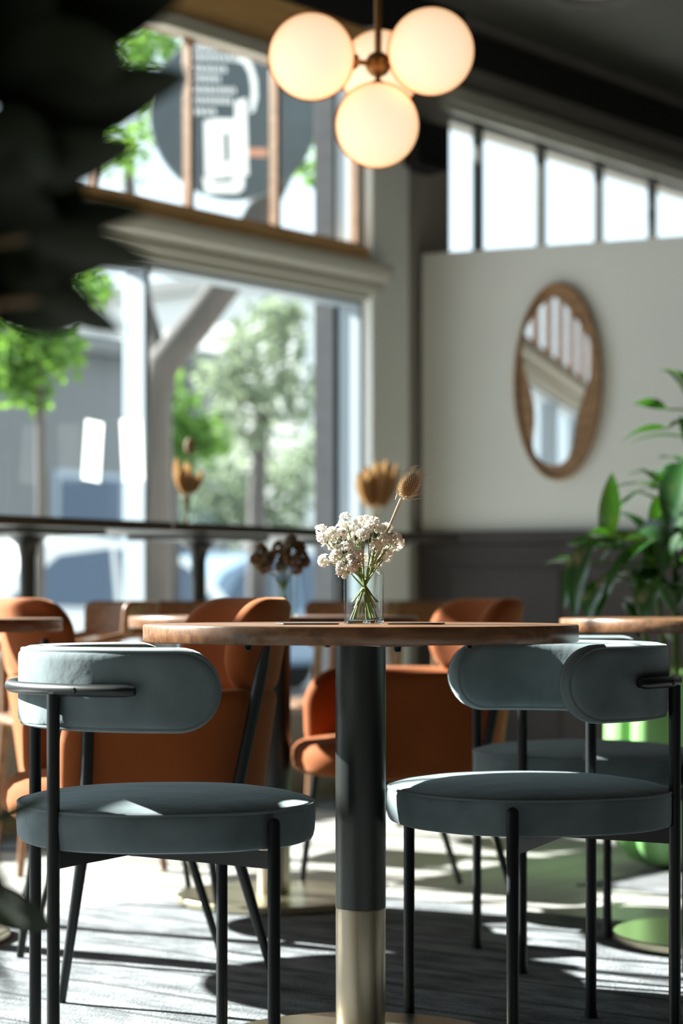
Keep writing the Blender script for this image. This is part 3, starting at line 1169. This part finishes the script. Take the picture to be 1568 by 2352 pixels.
# ------------------------------------------------------------------ high tables along the window
def high_table(label, t):
    r = thing('high_table', label, 'bar table', wl(t, 0.36, 0), WA, 'dark high tables along the window')
    b = MB(); b.box(-0.412, 0.412, -0.26, 0.26, 1.022, 1.052); b.build('tabletop', M['dark_wood'], r, bevel=0.003)
    b = MB(); b.box(-0.2, 0.2, -0.16, 0.16, 1.004, 1.0215); b.build('mounting_plate', M['black_paint'], r)
    b = MB(); b.lathe([(0.026, 0.02), (0.026, 0.93), (0.034, 0.97), (0.07, 1.0), (0.09, 1.0035)], 28); b.build('column', M['black_metal'], r)
    b = MB(); b.lathe([(0.20, 0.0), (0.205, 0.006), (0.19, 0.014), (0.05, 0.024), (0.001, 0.026)], 40); b.build('base_plate', M['black_metal'], r)


high_table('dark high table at the end beside the white pier, carrying a dried fan leaf', -0.68)
high_table('dark high table carrying the jar of tall brown dried leaves', -1.514)
high_table('dark high table behind the sunlit rust armchair, with a bare top', -2.346)


def dry_bunch(label, px, py, Y, H, leaves, bh, name='dried_bouquet'):
    base = at(px, py, Y); base.z = 1.0525
    jar('glass_jar', label[0], 'jar', base, 0.032, 0.105, 0.0024, 0.001)
    r = thing(name, label[1], 'dried flowers', base + Vector((0, 0, 0.008)))
    s = MB(); l = MB()
    for (dx, dz, wd, dy) in leaves:
        top = Vector((dx, dy, dz))
        mid = Vector((dx * 0.35, dy * 0.3, bh))
        foot = Vector((-dx * 0.15, -dy * 0.1, 0))
        s.tube([foot, foot.lerp(mid, .5), mid], 0.0022, 6)
        rows = []
        ax_ = (top - mid)
        sd = Vector((1, 0, 0)) if abs(ax_.normalized().x) < 0.8 else Vector((0, 0, 1))
        sd = (sd - ax_.normalized() * sd.dot(ax_.normalized())).normalized()
        for i in range(9):
            u = i / 8
            wv_ = wd * sin(pi * min(1, u * 0.92 + 0.06)) ** 0.8
            c_ = mid + ax_ * u
            fold = Vector((0, -0.35 * wv_, 0))
            rows.append([c_ - sd * wv_ + fold, c_ + Vector((0, 0.004, 0)), c_ + sd * wv_ + fold])
        l.grid(rows)
    s.build('stem', M['teasel'], r)
    l.build('leaf', M['dried_leaf'], r)
    return r


def bar_depth(px, n=0.36):
    k = (px - HX) / FPX
    t_ = (k * (PC.y + WN.y * n) - PC.x - WN.x * n) / (WD.x - k * WD.y)
    return (PC + WD * t_ + WN * n).y


Yb = bar_depth(428)
dry_bunch(('clear glass jar on the high table holding tall brown dried leaves', 'tall brown dried leaves with a dark seed head in the jar on the high table'),
          428, 1210, Yb, 0.3, [(-0.035, 0.235, 0.022, 0.0), (0.0, 0.22, 0.02, 0.01), (0.058, 0.19, 0.017, -0.01), (0.014, 0.21, 0.02, -0.015), (-0.02, 0.2, 0.018, 0.01), (0.03, 0.17, 0.018, 0.0)], 0.11)
r_ = [o for o in bpy.data.objects if o.name.startswith('dried_bouquet')][0]
b = MB(); b.tube([(0, 0, 0.12), (0.008, 0, 0.24)], 0.002, 6); b.sphere((0.012, 0, 0.275), 0.024, 14, 10, (0.8, 0.8, 1.3)); b.build('seed_head', M['petal_brown'], r_)
Yb2 = bar_depth(862)
dry_bunch(('clear glass jar at the end of the high tables by the white pier', 'wide dried fan leaf standing before the white pier'),
          862, 1240, Yb2, 0.3, [(-0.07, 0.235, 0.03, 0.0), (-0.035, 0.26, 0.034, 0.012), (0.005, 0.28, 0.036, 0.0), (0.045, 0.285, 0.036, 0.012), (0.085, 0.27, 0.03, 0.0)], 0.10)

# paper cards hung at the window
for i, (xa, xb, ya, yb, ti, lab) in enumerate(((190, 236, 966, 1106, 5, 'tilted white paper card hung at the window beside the wide frame post'),
                                             (276, 332, 963, 1105, -4, 'white paper card hung in front of the wide window frame post'))):
    xm = (xa + xb) / 2
    Y = bar_depth(xm, 0.06)
    p = at(xm, (ya + yb) / 2, Y)
    hw, hh = (xb - xa) / 2 / FPX * Y / 0.79, (yb - ya) / 2 / FPX * Y
    b = MB(); b.box(-hw, hw, -0.002, 0.002, -hh, hh)
    o = b.build('paper_card', M['paper'], smooth=False)
    o.location = p
    o.rotation_euler = (0, radians(ti), WA)
    tag(o, lab, 'card')


# ------------------------------------------------------------------ wooden chairs by the window
def wood_chair(label, loc, rz):
    r = thing('wooden_chair', label, 'chair', loc, rz, 'brown wooden chairs near the window')
    c = MB()
    cushion(c, 0.215, 0.225, 3.0, [(0.02, 0.425), (0.004, 0.427), (0.0, 0.435), (0.004, 0.448), (0.03, 0.455), (0.12, 0.452), (0.2, 0.45)], 48)
    c.build('seat', M['chair_wood'], r)
    k = MB(); band(k, arc_path(0.27, 0.03), 0.30, 0.055, 0.03, 0.011, 0.011, 0.735, nu=30, lean=0.12)
    k.build('backrest', M['chair_wood'], r, merge=True)
    for sg in (1, -1):
        q = MB(); q.tube([(-0.23, sg * 0.185, 0.0), (-0.17, sg * 0.19, 0.43), (-0.185, sg * 0.195, 0.72)], [0.011, 0.017, 0.012], 10); q.build('leg', M['chair_wood'], r)
        q = MB(); q.tube([(0.2, sg * 0.2, 0.0), (0.165, sg * 0.195, 0.43), (0.165, sg * 0.215, 0.645)], [0.011, 0.017, 0.013], 10); q.build('leg', M['chair_wood'], r)
        q = MB(); q.tube([(0.20, sg * 0.222, 0.652), (0.0, sg * 0.24, 0.665), (-0.15, sg * 0.215, 0.70)], [0.014, 0.015, 0.012], 10); q.build('armrest', M['chair_wood'], r)
    return r


a0 = at(168, 1420, 6.35)
wc = wood_chair('tan wooden armchair between the sunlit rust armchair and the high tables', (a0.x, 6.35, 0), radians(200))
a0 = at(400, 1400, 6.9)
dup(wc, (a0.x, 6.9, 0), radians(250), 'brown wooden armchair under the high table with the dried leaves')
a0 = at(740, 1400, 7.3)
dup(wc, (a0.x, 7.3, 0), radians(215), 'brown wooden armchair seen between the two flower jars')
a0 = at(960, 1400, 7.75)
dup(wc, (a0.x, 7.75, 0), radians(300), 'brown wooden armchair before the white pier')

# ------------------------------------------------------------------ mirror, speaker, ceiling light
k = (1283 - HX) / FPX
u_ = (k * P0.y - P0.x) / (PD.x - k * PD.y)
mp_ = P0 + PD * u_
mz = CAMZ - (877 - HY) / FPX * mp_.y
r = thing('oval_mirror', 'tall oval mirror in a wooden frame on the white partition', 'mirror', mp_ + PN * 0.002 + Vector((0, 0, mz)), PA - radians(2.5))
A_, B_ = 0.195, 0.415


def oval(a, b_, n=72):
    return [(a * cos(2 * pi * i / n), b_ * sin(2 * pi * i / n)) for i in range(n)]


rings = []
for (ins, y) in ((0.0, 0.0), (0.0, -0.022), (0.004, -0.027), (0.012, -0.027), (0.016, -0.022), (0.018, -0.010)):
    rings.append([(x, y, z) for x, z in oval(A_ - ins, B_ - ins)])
b = MB(); b.rings(rings, True, True); b.build('frame', M['mirror_wood'], r)
pts = []
for i in range(96):
    a = 2 * pi * i / 96
    w_ = 0.76 + 0.17 * sin(3 * a + 0.6) + 0.06 * sin(5 * a)
    pts.append((0.90 * A_ * cos(a) * w_ - 0.012, 0.93 * B_ * sin(a) * (0.95 + 0.04 * cos(2 * a))))
b = MB(); b.prism(pts, -0.0105, -0.0145, lambda u, v, d: (u, d, v)); b.build('mirror_glass', M['mirror'], r, smooth=False)

p = wl(0.255, 0.06, 2.74)
r = thing('wall_speaker', 'small black speaker box on the dark wall beside the far clerestory', 'speaker', p, WA)
b = MB(); b.box(-0.12, 0.12, -0.06, 0.059, -0.1, 0.1); b.build('cabinet', M['black_paint'], r, bevel=0.006)
b = MB(); b.box(-0.105, 0.105, -0.066, -0.0605, -0.085, 0.085); b.build('grille', M['black_metal'], r)

p = at(1365, -8, 8.98)
r = thing('ceiling_light', 'round dark ring light fixed on the ceiling above the mirror', 'ceiling light', (p.x, 8.98, CEIL))
b = MB(); b.lathe([(0.2, -0.001), (0.2, -0.055), (0.19, -0.065), (0.165, -0.065), (0.155, -0.055), (0.155, -0.002)], 48, close_ends=False); b.build('ring', M['wall_grey'], r)
b = MB(); b.lathe([(0.154, -0.03), (0.154, -0.02), (0.1, -0.012)], 40); b.build('diffuser', M['wall_white'], r)


# ------------------------------------------------------------------ plants
def leaf(mb, base, tip, width, droop=0.1, fold=0.25, side=None, n=10):
    base, tip = Vector(base), Vector(tip)
    ax_ = tip - base
    L = ax_.length
    t_ = ax_.normalized()
    sd = Vector(side) if side is not None else t_.cross(Vector((0, 0, 1)))
    sd = sd - t_ * sd.dot(t_)
    if sd.length < 1e-4:
        sd = t_.orthogonal()
    sd.normalize()
    up = sd.cross(t_).normalized()
    if up.z < 0: up = -up
    rows = []
    for i in range(n + 1):
        u = i / n
        w_ = width * 0.5 * (sin(pi * u ** 0.8) ** 0.75 if 0 < u < 1 else 0.02)
        c_ = base + ax_ * u + up * (L * droop * 4 * u * (1 - u))
        rows.append([c_ - sd * w_ + up * w_ * fold, c_ - sd * w_ * .5 + up * w_ * fold * .35, c_, c_ + sd * w_ * .5 + up * w_ * fold * .35, c_ + sd * w_ + up * w_ * fold])
    mb.grid(rows)


# fluted green planter with a broad-leaved plant
PX, PY = 0.985, 6.25
r = thing('fluted_planter', 'bright green fluted planter with bulging lobes on the dark rug', 'planter', (PX, PY, 0.0165))
b = MB()
rings = []
for (rad, z, am) in ((0.05, 0.0, 0), (0.10, 0.003, .10), (0.145, 0.02, .13), (0.18, 0.06, .14), (0.203, 0.12, .14), (0.212, 0.2, .14), (0.214, 0.3, .14), (0.212, 0.42, .14), (0.205, 0.52, .13), (0.19, 0.56, .11), (0.175, 0.565, .08), (0.165, 0.55, .04), (0.16, 0.50, .0)):
    rings.append([(rad * (1 - am + am * abs(sin(5 * a)) ** 0.6 * 1.15) * cos(a), rad * (1 - am + am * abs(sin(5 * a)) ** 0.6 * 1.15) * sin(a), z) for a in [2 * pi * i / 168 for i in range(168)]])
b.rings(rings, True, False); b.build('pot', M['green_pot'], r)
b = MB(); b.lathe([(0.159, 0.50), (0.158, 0.515), (0.001, 0.52)], 40); b.build('soil', M['soil'], r)
r = thing('broad_leaf_plant', 'tall plant with long glossy green leaves in the green planter', 'plant', (PX, PY, 0.53))
rb = Vector((PX, PY, 0.53))
st, lf = MB(), MB()
random.seed(5)
special = [((1530, 940), (1455, 928), .035, 6.2), ((1530, 985), (1425, 1018), .045, 6.1), ((1390, 1250), (1405, 1085), .055, 6.15), ((1330, 1290), (1245, 1300), .03, 6.2),
           ((1360, 1240), (1295, 1400), .06, 6.05), ((1350, 1250), (1320, 1420), .055, 6.0), ((1380, 1330), (1350, 1430), .06, 5.95), ((1420, 1300), (1370, 1420), .05, 5.95),
           ((1568, 1060), (1540, 1220), .08, 6.1), ((1560, 1150), (1520, 1330), .07, 6.1), ((1480, 1230), (1380, 1290), .05, 6.1), ((1500, 1240), (1400, 1340), .06, 6.05),
           ((1440, 1260), (1300, 1250), .06, 6.2), ((1400, 1230), (1330, 1240), .05, 6.1), ((1510, 1330), (1480, 1430), .06, 5.95), ((1470, 1210), (1560, 1240), .06, 6.1),
           ((1500, 1100), (1570, 1070), .05, 6.2), ((1490, 1120), (1400, 1200), .03, 6.25)]
tops = [Vector((0.06, 0.0, 0.78)), Vector((-0.07, -0.02, 0.42)), Vector((0.0, 0.06, 0.55)), Vector((-0.02, -0.07, 0.36)), Vector((0.12, 0.02, 0.6)), Vector((-0.12, 0.04, 0.33))]
for tp in tops:
    st.tube([(tp.x * 0.3, tp.y * 0.3, -0.02), (tp.x * 0.8, tp.y * 0.6, tp.z * 0.5), tp], [0.011, 0.009, 0.007], 8)
for (b0, t0_, wd, Y) in special:
    pb, pt = at(b0[0], b0[1], Y + 0.03), at(t0_[0], t0_[1], Y - 0.03)
    leaf(lf, pb - rb, pt - rb, wd * 1.15, 0.10, 0.2, side=(0.75, -0.3, 0.4))
    near = min(tops, key=lambda q: (q - (pb - rb)).length)
    st.tube([near, (near + pb - rb) / 2 + Vector((0, 0, .02)), pb - rb], [0.004, 0.0035, 0.003], 6)
for tp in tops:
    for i in range(13):
        a = random.uniform(0, 2 * pi)
        el = random.uniform(-0.3, 0.9)
        L = random.uniform(0.14, 0.26)
        o0 = tp + Vector((0, 0, random.uniform(-0.16, 0.02)))
        tpp = o0 + Vector((cos(a) * cos(el), sin(a) * cos(el), sin(el))) * L
        if tpp.x < -0.26: continue
        leaf(lf, o0, tpp, random.uniform(0.04, 0.07), random.uniform(0.08, 0.22), 0.25)
st.build('stem', M['stem_leaf'], r)
lf.build('foliage', M['plant_leaf'], r)

# the dark plant close to the camera
FX, FY = -0.292, 1.62
r = thing('foreground_plant', 'dark leafy plant close to the camera beside the chairs', 'plant', (FX, FY, 0.0145))
fb = Vector((FX, FY, 0.0145))
b = MB(); b.lathe([(0.10, 0.0), (0.14, 0.02), (0.16, 0.3), (0.165, 0.31), (0.15, 0.31), (0.145, 0.28)], 40); b.build('pot', M['clay'], r)
b = MB(); b.lathe([(0.144, 0.27), (0.14, 0.285), (0.001, 0.29)], 32); b.build('soil', M['soil'], r)
st, lf = MB(), MB()
st.tube([(0.0, 0, 0.25), (0.012, 0.0, 0.6), (0.0, 0.0, 0.9), (-0.01, 0.0, 1.3)], [0.02, 0.019, 0.017, 0.012], 12)
FL = [((-30, 120), (440, -40), 180, 1.60), ((-30, 60), (300, -60), 200, 1.66), ((40, 260), (440, 172), 135, 1.56), ((-40, 210), (250, 150), 190, 1.65), ((-40, 330), (360, 235), 110, 1.70),
      ((-60, 420), (320, 330), 130, 1.55), ((-60, 320), (240, 300), 190, 1.62), ((-50, 430), (200, 440), 150, 1.60), ((-30, 520), (340, 480), 95, 1.58), ((60, 545), (352, 605), 100, 1.54),
      ((-60, 560), (230, 590), 110, 1.63), ((-40, 660), (290, 590), 75, 1.60), ((90, 690), (285, 765), 75, 1.57), ((-50, 700), (170, 660), 50, 1.62), ((-60, 180), (200, 60), 200, 1.7),
      ((-60, 60), (130, 0), 240, 1.58), ((-60, 300), (130, 390), 180, 1.56), ((-60, 480), (110, 540), 150, 1.6), ((-90, 2060), (122, 2134), 110, 2.3), ((-50, 1905), (120, 1826), 26, 2.05), ((-60, 2010), (60, 2130), 70, 1.9),
      ((-60, 1980), (28, 2060), 60, 1.62), ((-40, 2180), (30, 2300), 50, 1.6), ((-60, 600), (60, 640), 110, 1.6)]
for (b0, t0_, wd, Y) in FL:
    pb, pt = at(b0[0], b0[1], Y + 0.02) - fb, at(t0_[0], t0_[1], Y - 0.02) - fb
    leaf(lf, pb, pt, wd / FPX * Y, 0.06, 0.15, side=(0.15, -0.35, 1.0))
    zz = max(0.5, min(1.25, pb.z))
    st.tube([(0, 0, zz - 0.04), (pb + Vector((0, 0, zz - 0.02))) / 2 if False else Vector((pb.x * .5, pb.y * .5, (pb.z + zz) / 2)), pb], [0.004, 0.0035, 0.003], 6)
random.seed(8)
for i in range(46):
    z = random.uniform(0.98, 1.32)
    a = random.uniform(pi * 0.4, pi * 1.9)
    L = random.uniform(0.08, 0.14)
    o0 = Vector((random.uniform(-.03, .03), random.uniform(-.03, .06), z))
    tpp = o0 + Vector((cos(a) * L, sin(a) * L, random.uniform(-0.04, 0.06)))
    leaf(lf, o0, tpp, random.uniform(0.05, 0.08), 0.08, 0.15, side=(random.uniform(-.4, .4), -0.4, 1))
st.build('stem', M['trunk_brown'], r)
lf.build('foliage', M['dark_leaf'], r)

# ------------------------------------------------------------------ outside
b = MB(); b.box(-14, 60, 0.23, 4.0, -0.14, -0.06)
struct(on_wall(b.build('pavement', M['pavement'])))
b = MB(); b.box(-14, 60, 4.0, 15.0, -0.25, -0.16)
struct(on_wall(b.build('road', M['road'])))
b = MB(); b.box(-14, 60, 15.0, 60, -0.14, -0.06)
struct(on_wall(b.build('pavement', M['pavement'])))
# brick pier on the outer face
b = MB(); b.box(-0.11, 0.10, 0.132, 0.24, -0.06, 4.2)
tag(on_wall(b.build('brick_pier', M['brick_dark'], bevel=0.004)), 'dark brick pier outside the window next to the white pier', 'pier')


def house(label, t0, t1, y0, y1, h, m, wins):
    r = thing('house', label, 'building', PC + Vector((0, 0, -0.06)), WA)
    b = MB(); b.box(t0, t1, y0, y1, 0.0, h); b.build('wall', m, r)
    b = MB(); b.box(t0 - 0.2, t1 + 0.2, y0 - 0.3, y1 + 0.2, h, h + 0.25); b.build('roof', M['render_grey'], r)
    for (a_, z_, w_, hh_) in wins:
        b = MB(); b.box(a_, a_ + w_, y0 - 0.06, y0 + 0.02, z_, z_ + hh_); f = b.build('window', M['white_frame'], r)
        b = MB(); b.box(a_ + .1, a_ + w_ - .1, y0 - 0.075, y0 - 0.061, z_ + .1, z_ + hh_ - .1); b.build('pane', M['car_glass'], f)
    return r


house('long grey house across the street behind the parked cars', -8, 19.3, 17.5, 24, 4.6, M['render_grey'],
      [(x, 1.1, 1.5, 1.7) for x in (-6, -3, 0.5, 3.5, 6.5, 9.5, 12.5, 15.2, 17.3)])
house('pale house across the street, beyond the grey house', 20.5, 40, 17.0, 24, 6.2, M['house_pale'], [(x, z, 1.4, 1.6) for x in (23, 26, 30, 34) for z in (1.0, 4.0)])


def tree(name, label, cat, base, trunk, blobs, m, nl, ls):
    base = Vector(base)
    r = thing(name, label, cat, base)
    if trunk:
        b = MB()
        for pts_, r0, r1 in trunk:
            n = len(pts_)
            b.tube([Vector(p) - base for p in pts_], [r0 + (r1 - r0) * i / (n - 1) for i in range(n)], 12)
        b.build('trunk', M['bark'], r)
    l = MB()
    tot = sum(bl[1] ** 2 for bl in blobs)
    for (c, rad) in blobs:
        for i in range(int(nl * rad * rad / tot)):
            d = Vector((random.gauss(0, 1), random.gauss(0, 1), random.gauss(0, 0.8))).normalized() * rad * random.uniform(0.35, 1.0)
            p = Vector(c) + d - base
            n = Vector((random.gauss(0, 1), random.gauss(0, 1), random.gauss(0.4, 1))).normalized()
            a = n.orthogonal().normalized(); bb = n.cross(a)
            an = random.uniform(0, 2 * pi)
            u, v = a * cos(an) + bb * sin(an), bb * cos(an) - a * sin(an)
            s_ = ls * random.uniform(0.6, 1.4)
            l.add([p - u * s_, p + v * s_ * 0.45, p + u * s_, p - v * s_ * 0.45], [(0, 1, 2, 3)])
    l.build('foliage', m, r, smooth=False)
    return r


random.seed(21)
YT = 12.6
tr = [at(352, 1420, YT), at(352, 1150, YT), at(354, 930, YT), at(372, 840, YT), at(450, 745, YT), at(520, 650, YT), at(585, 510, YT), at(650, 380, YT), at(720, 200, YT)]
tr[0].z = -0.08
br2 = [at(372, 840, YT), at(330, 700, YT + .2), at(300, 500, YT + .3), at(290, 300, YT + .3)]
tree('street_tree', 'leaning street tree with a thick grey trunk close outside the window', 'tree', tr[0],
     [(tr, 0.115, 0.08), (br2, 0.06, 0.035)],
     [(at(310, 200, 12.2), 0.30), (at(290, 330, 12.4), 0.24), (at(350, 120, 12.0), 0.28), (at(735, 300, 12.8), 0.16), (at(720, 400, 12.8), 0.13), (at(740, 230, 12.8), .16),
      (at(250, 60, 12.3), 0.35), (at(480, -60, 12.3), .35), (at(660, -80, 12.6), .4)], M['tree_leaf'], 1700, 0.045)
p = at(80, 780, 11.0); p.z = -0.08
tree('street_tree', 'bright green young tree outside the window nearest the dark plant', 'tree', p,
     [([p, at(95, 1150, 11.0), at(90, 900, 11.0), at(85, 800, 11.0)], 0.03, 0.02)],
     [(at(60, 700, 11.0), 0.26), (at(110, 800, 11.0), 0.22), (at(10, 850, 11.0), 0.2), (at(200, 660, 11.1), 0.16), (at(30, 640, 11.0), .25), (at(60, 890, 11.0), .15)], M['tree_leaf'], 1100, 0.05)
p = at(590, 1250, 19.0); p.z = -0.1
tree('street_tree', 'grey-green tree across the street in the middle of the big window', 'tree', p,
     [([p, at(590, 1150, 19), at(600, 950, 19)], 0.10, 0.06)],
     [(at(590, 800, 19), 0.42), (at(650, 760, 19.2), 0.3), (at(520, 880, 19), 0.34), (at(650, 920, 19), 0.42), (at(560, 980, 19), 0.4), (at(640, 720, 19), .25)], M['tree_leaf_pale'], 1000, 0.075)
p = at(400, 1250, 16.5); p.z = -0.1
tree('shrub', 'dark green shrub beside the leaning trunk', 'shrub', p, [([p, at(400, 1150, 16.5), at(395, 1000, 16.5)], .05, .03)],
     [(at(378, 930, 16.5), 0.28), (at(420, 1010, 16.5), 0.24), (at(470, 1010, 16.6), .22), (at(370, 1020, 16.5), .22)], M['tree_leaf'], 700, 0.06)
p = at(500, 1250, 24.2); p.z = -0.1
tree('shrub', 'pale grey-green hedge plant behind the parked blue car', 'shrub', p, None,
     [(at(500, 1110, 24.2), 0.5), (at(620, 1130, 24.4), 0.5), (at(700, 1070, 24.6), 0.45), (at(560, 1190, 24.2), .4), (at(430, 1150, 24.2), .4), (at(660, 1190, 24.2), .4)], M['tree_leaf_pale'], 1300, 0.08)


def car(label, c, rz, m, group='parked cars'):
    r = thing('car', label, 'car', c, rz, group)
    prof = [(-2.1, 0.32), (-2.12, 0.62), (-1.95, 0.80), (-1.2, 0.86), (1.0, 0.88), (1.75, 0.78), (2.08, 0.62), (2.1, 0.32)]
    b = MB(); b.prism(prof, -0.84, 0.84, lambda u, v, d: (u, d, v)); b.build('body', m, r, bevel=0.07, segs=3)
    top = [(-1.75, 0.84), (-1.35, 1.22), (-0.9, 1.38), (-0.2, 1.44), (0.35, 1.38), (1.15, 0.86)]
    b = MB(); b.prism(top, -0.70, 0.70, lambda u, v, d: (u, d * (1 - 0.12 * (v - 0.84) / 0.6), v)); rf = b.build('roof', m, r, bevel=0.05, segs=3)
    for sg in (1, -1):
        for poly in ([(-1.45, 0.90), (-1.15, 1.20), (-0.85, 1.31), (-0.35, 1.35), (-0.35, 0.90)], [(-0.27, 0.90), (-0.27, 1.35), (0.28, 1.29), (0.88, 0.92)]):
            b = MB(); b.prism(poly, sg * 0.685, sg * 0.71, lambda u, v, d: (u, d * (1 - 0.10 * (v - 0.84) / 0.6), v)); b.build('side_window', M['car_glass'], r)
        for x in (-1.3, 1.3):
            b = MB(); b.tube([(x, sg * 0.66, 0.31), (x, sg * 0.86, 0.31)], 0.31, 24); wh = b.build('wheel', M['tyre'], r)
            b = MB(); b.tube([(x, sg * 0.861, 0.31), (x, sg * 0.868, 0.31)], 0.19, 20); b.build('hub_cap', M['steel'], wh)
        b = MB(); b.box(-2.125, -1.98, sg * 0.62 - 0.14, sg * 0.62 + 0.14, 0.62, 0.74); b.build('tail_light', M['red_lens'], r)
    return r


c = at(60, 1300, 16.5); c.z = -0.16
car('white parked car across the street behind the high tables', c, WA + pi, M['car_white'])
c = at(610, 1340, 21.5); c.z = -0.16
car('blue-grey parked car far up the street beyond the brick pier', c, WA, M['car_blue'])
c = at(405, 1340, 29.5); c.z = -0.16
car('white parked car far up the street beside the dark shrub', c, WA, M['car_white'])

# round shop sign hanging outside the upper windows
SY = 10.3
sc_ = at(535, 268, SY)
r = thing('round_sign', 'round dark slate sign with a white cup drawing hanging outside', 'sign', sc_, radians(8))
sr = 192 / FPX * SY


def spx(x, y):
    return ((x - 535) / FPX * SY, -(y - 268) / FPX * SY)


b = MB(); b.prism(oval(sr, sr, 80), 0.03, -0.03, lambda u, v, d: (u, d, v)); b.build('disc', M['sign_slate'], r, bevel=0.006)
b = MB()
for poly in ([(467, 283), (500, 277), (538, 277), (538, 236), (564, 228), (569, 405), (470, 408)], ):
    b.prism([spx(*q) for q in poly], -0.031, -0.036, lambda u, v, d: (u, d, v))
arc = [(543, 132), (560, 130), (577, 150), (588, 185), (590, 225), (582, 258), (573, 262), (574, 240), (576, 205), (570, 170), (556, 146), (545, 148)]
b.prism([spx(*q) for q in arc], -0.031, -0.036, lambda u, v, d: (u, d, v))
ring = [(464, 412), (560, 408), (558, 435), (545, 446), (470, 448)]
b.prism([spx(*q) for q in ring], -0.031, -0.036, lambda u, v, d: (u, d, v))
b.build('cup_drawing', M['sign_white'], r, smooth=False)
b = MB()
for poly in ([(485, 421), (530, 412), (534, 420), (490, 427)], [(512, 310), (523, 308), (525, 375), (514, 378)]):
    b.prism([spx(*q) for q in poly], -0.0365, -0.038, lambda u, v, d: (u, d, v))
b.build('cup_mark', M['sign_slate'], r, smooth=False)
b = MB(); b.prism([spx(*q) for q in ((566, 342), (610, 342), (614, 352), (610, 362), (566, 362))], -0.031, -0.035, lambda u, v, d: (u, d, v)); b.build('rust_bar', M['sign_rust'], r, smooth=False)
b = MB()
random.seed(3)
for row, (y, x1_) in enumerate(((118, 520), (138, 538), (164, 520), (186, 506), (212, 536), (236, 530), (262, 496))):
    x = 445
    while x < x1_:
        wd = random.uniform(5, 9)
        b.prism([spx(*q) for q in ((x, y - 7), (x + wd * .6, y - 7), (x + wd, y + 6), (x + wd * .3, y + 7))], -0.031, -0.034, lambda u, v, d: (u, d, v))
        x += wd + 2.5
b.build('lettering', M['sign_white'], r, smooth=False)
b = MB(); b.tube([(0, 0, sr - 0.01), (0, 0, sr + 1.2)], 0.015, 8); b.build('hanger', M['black_metal'], r)
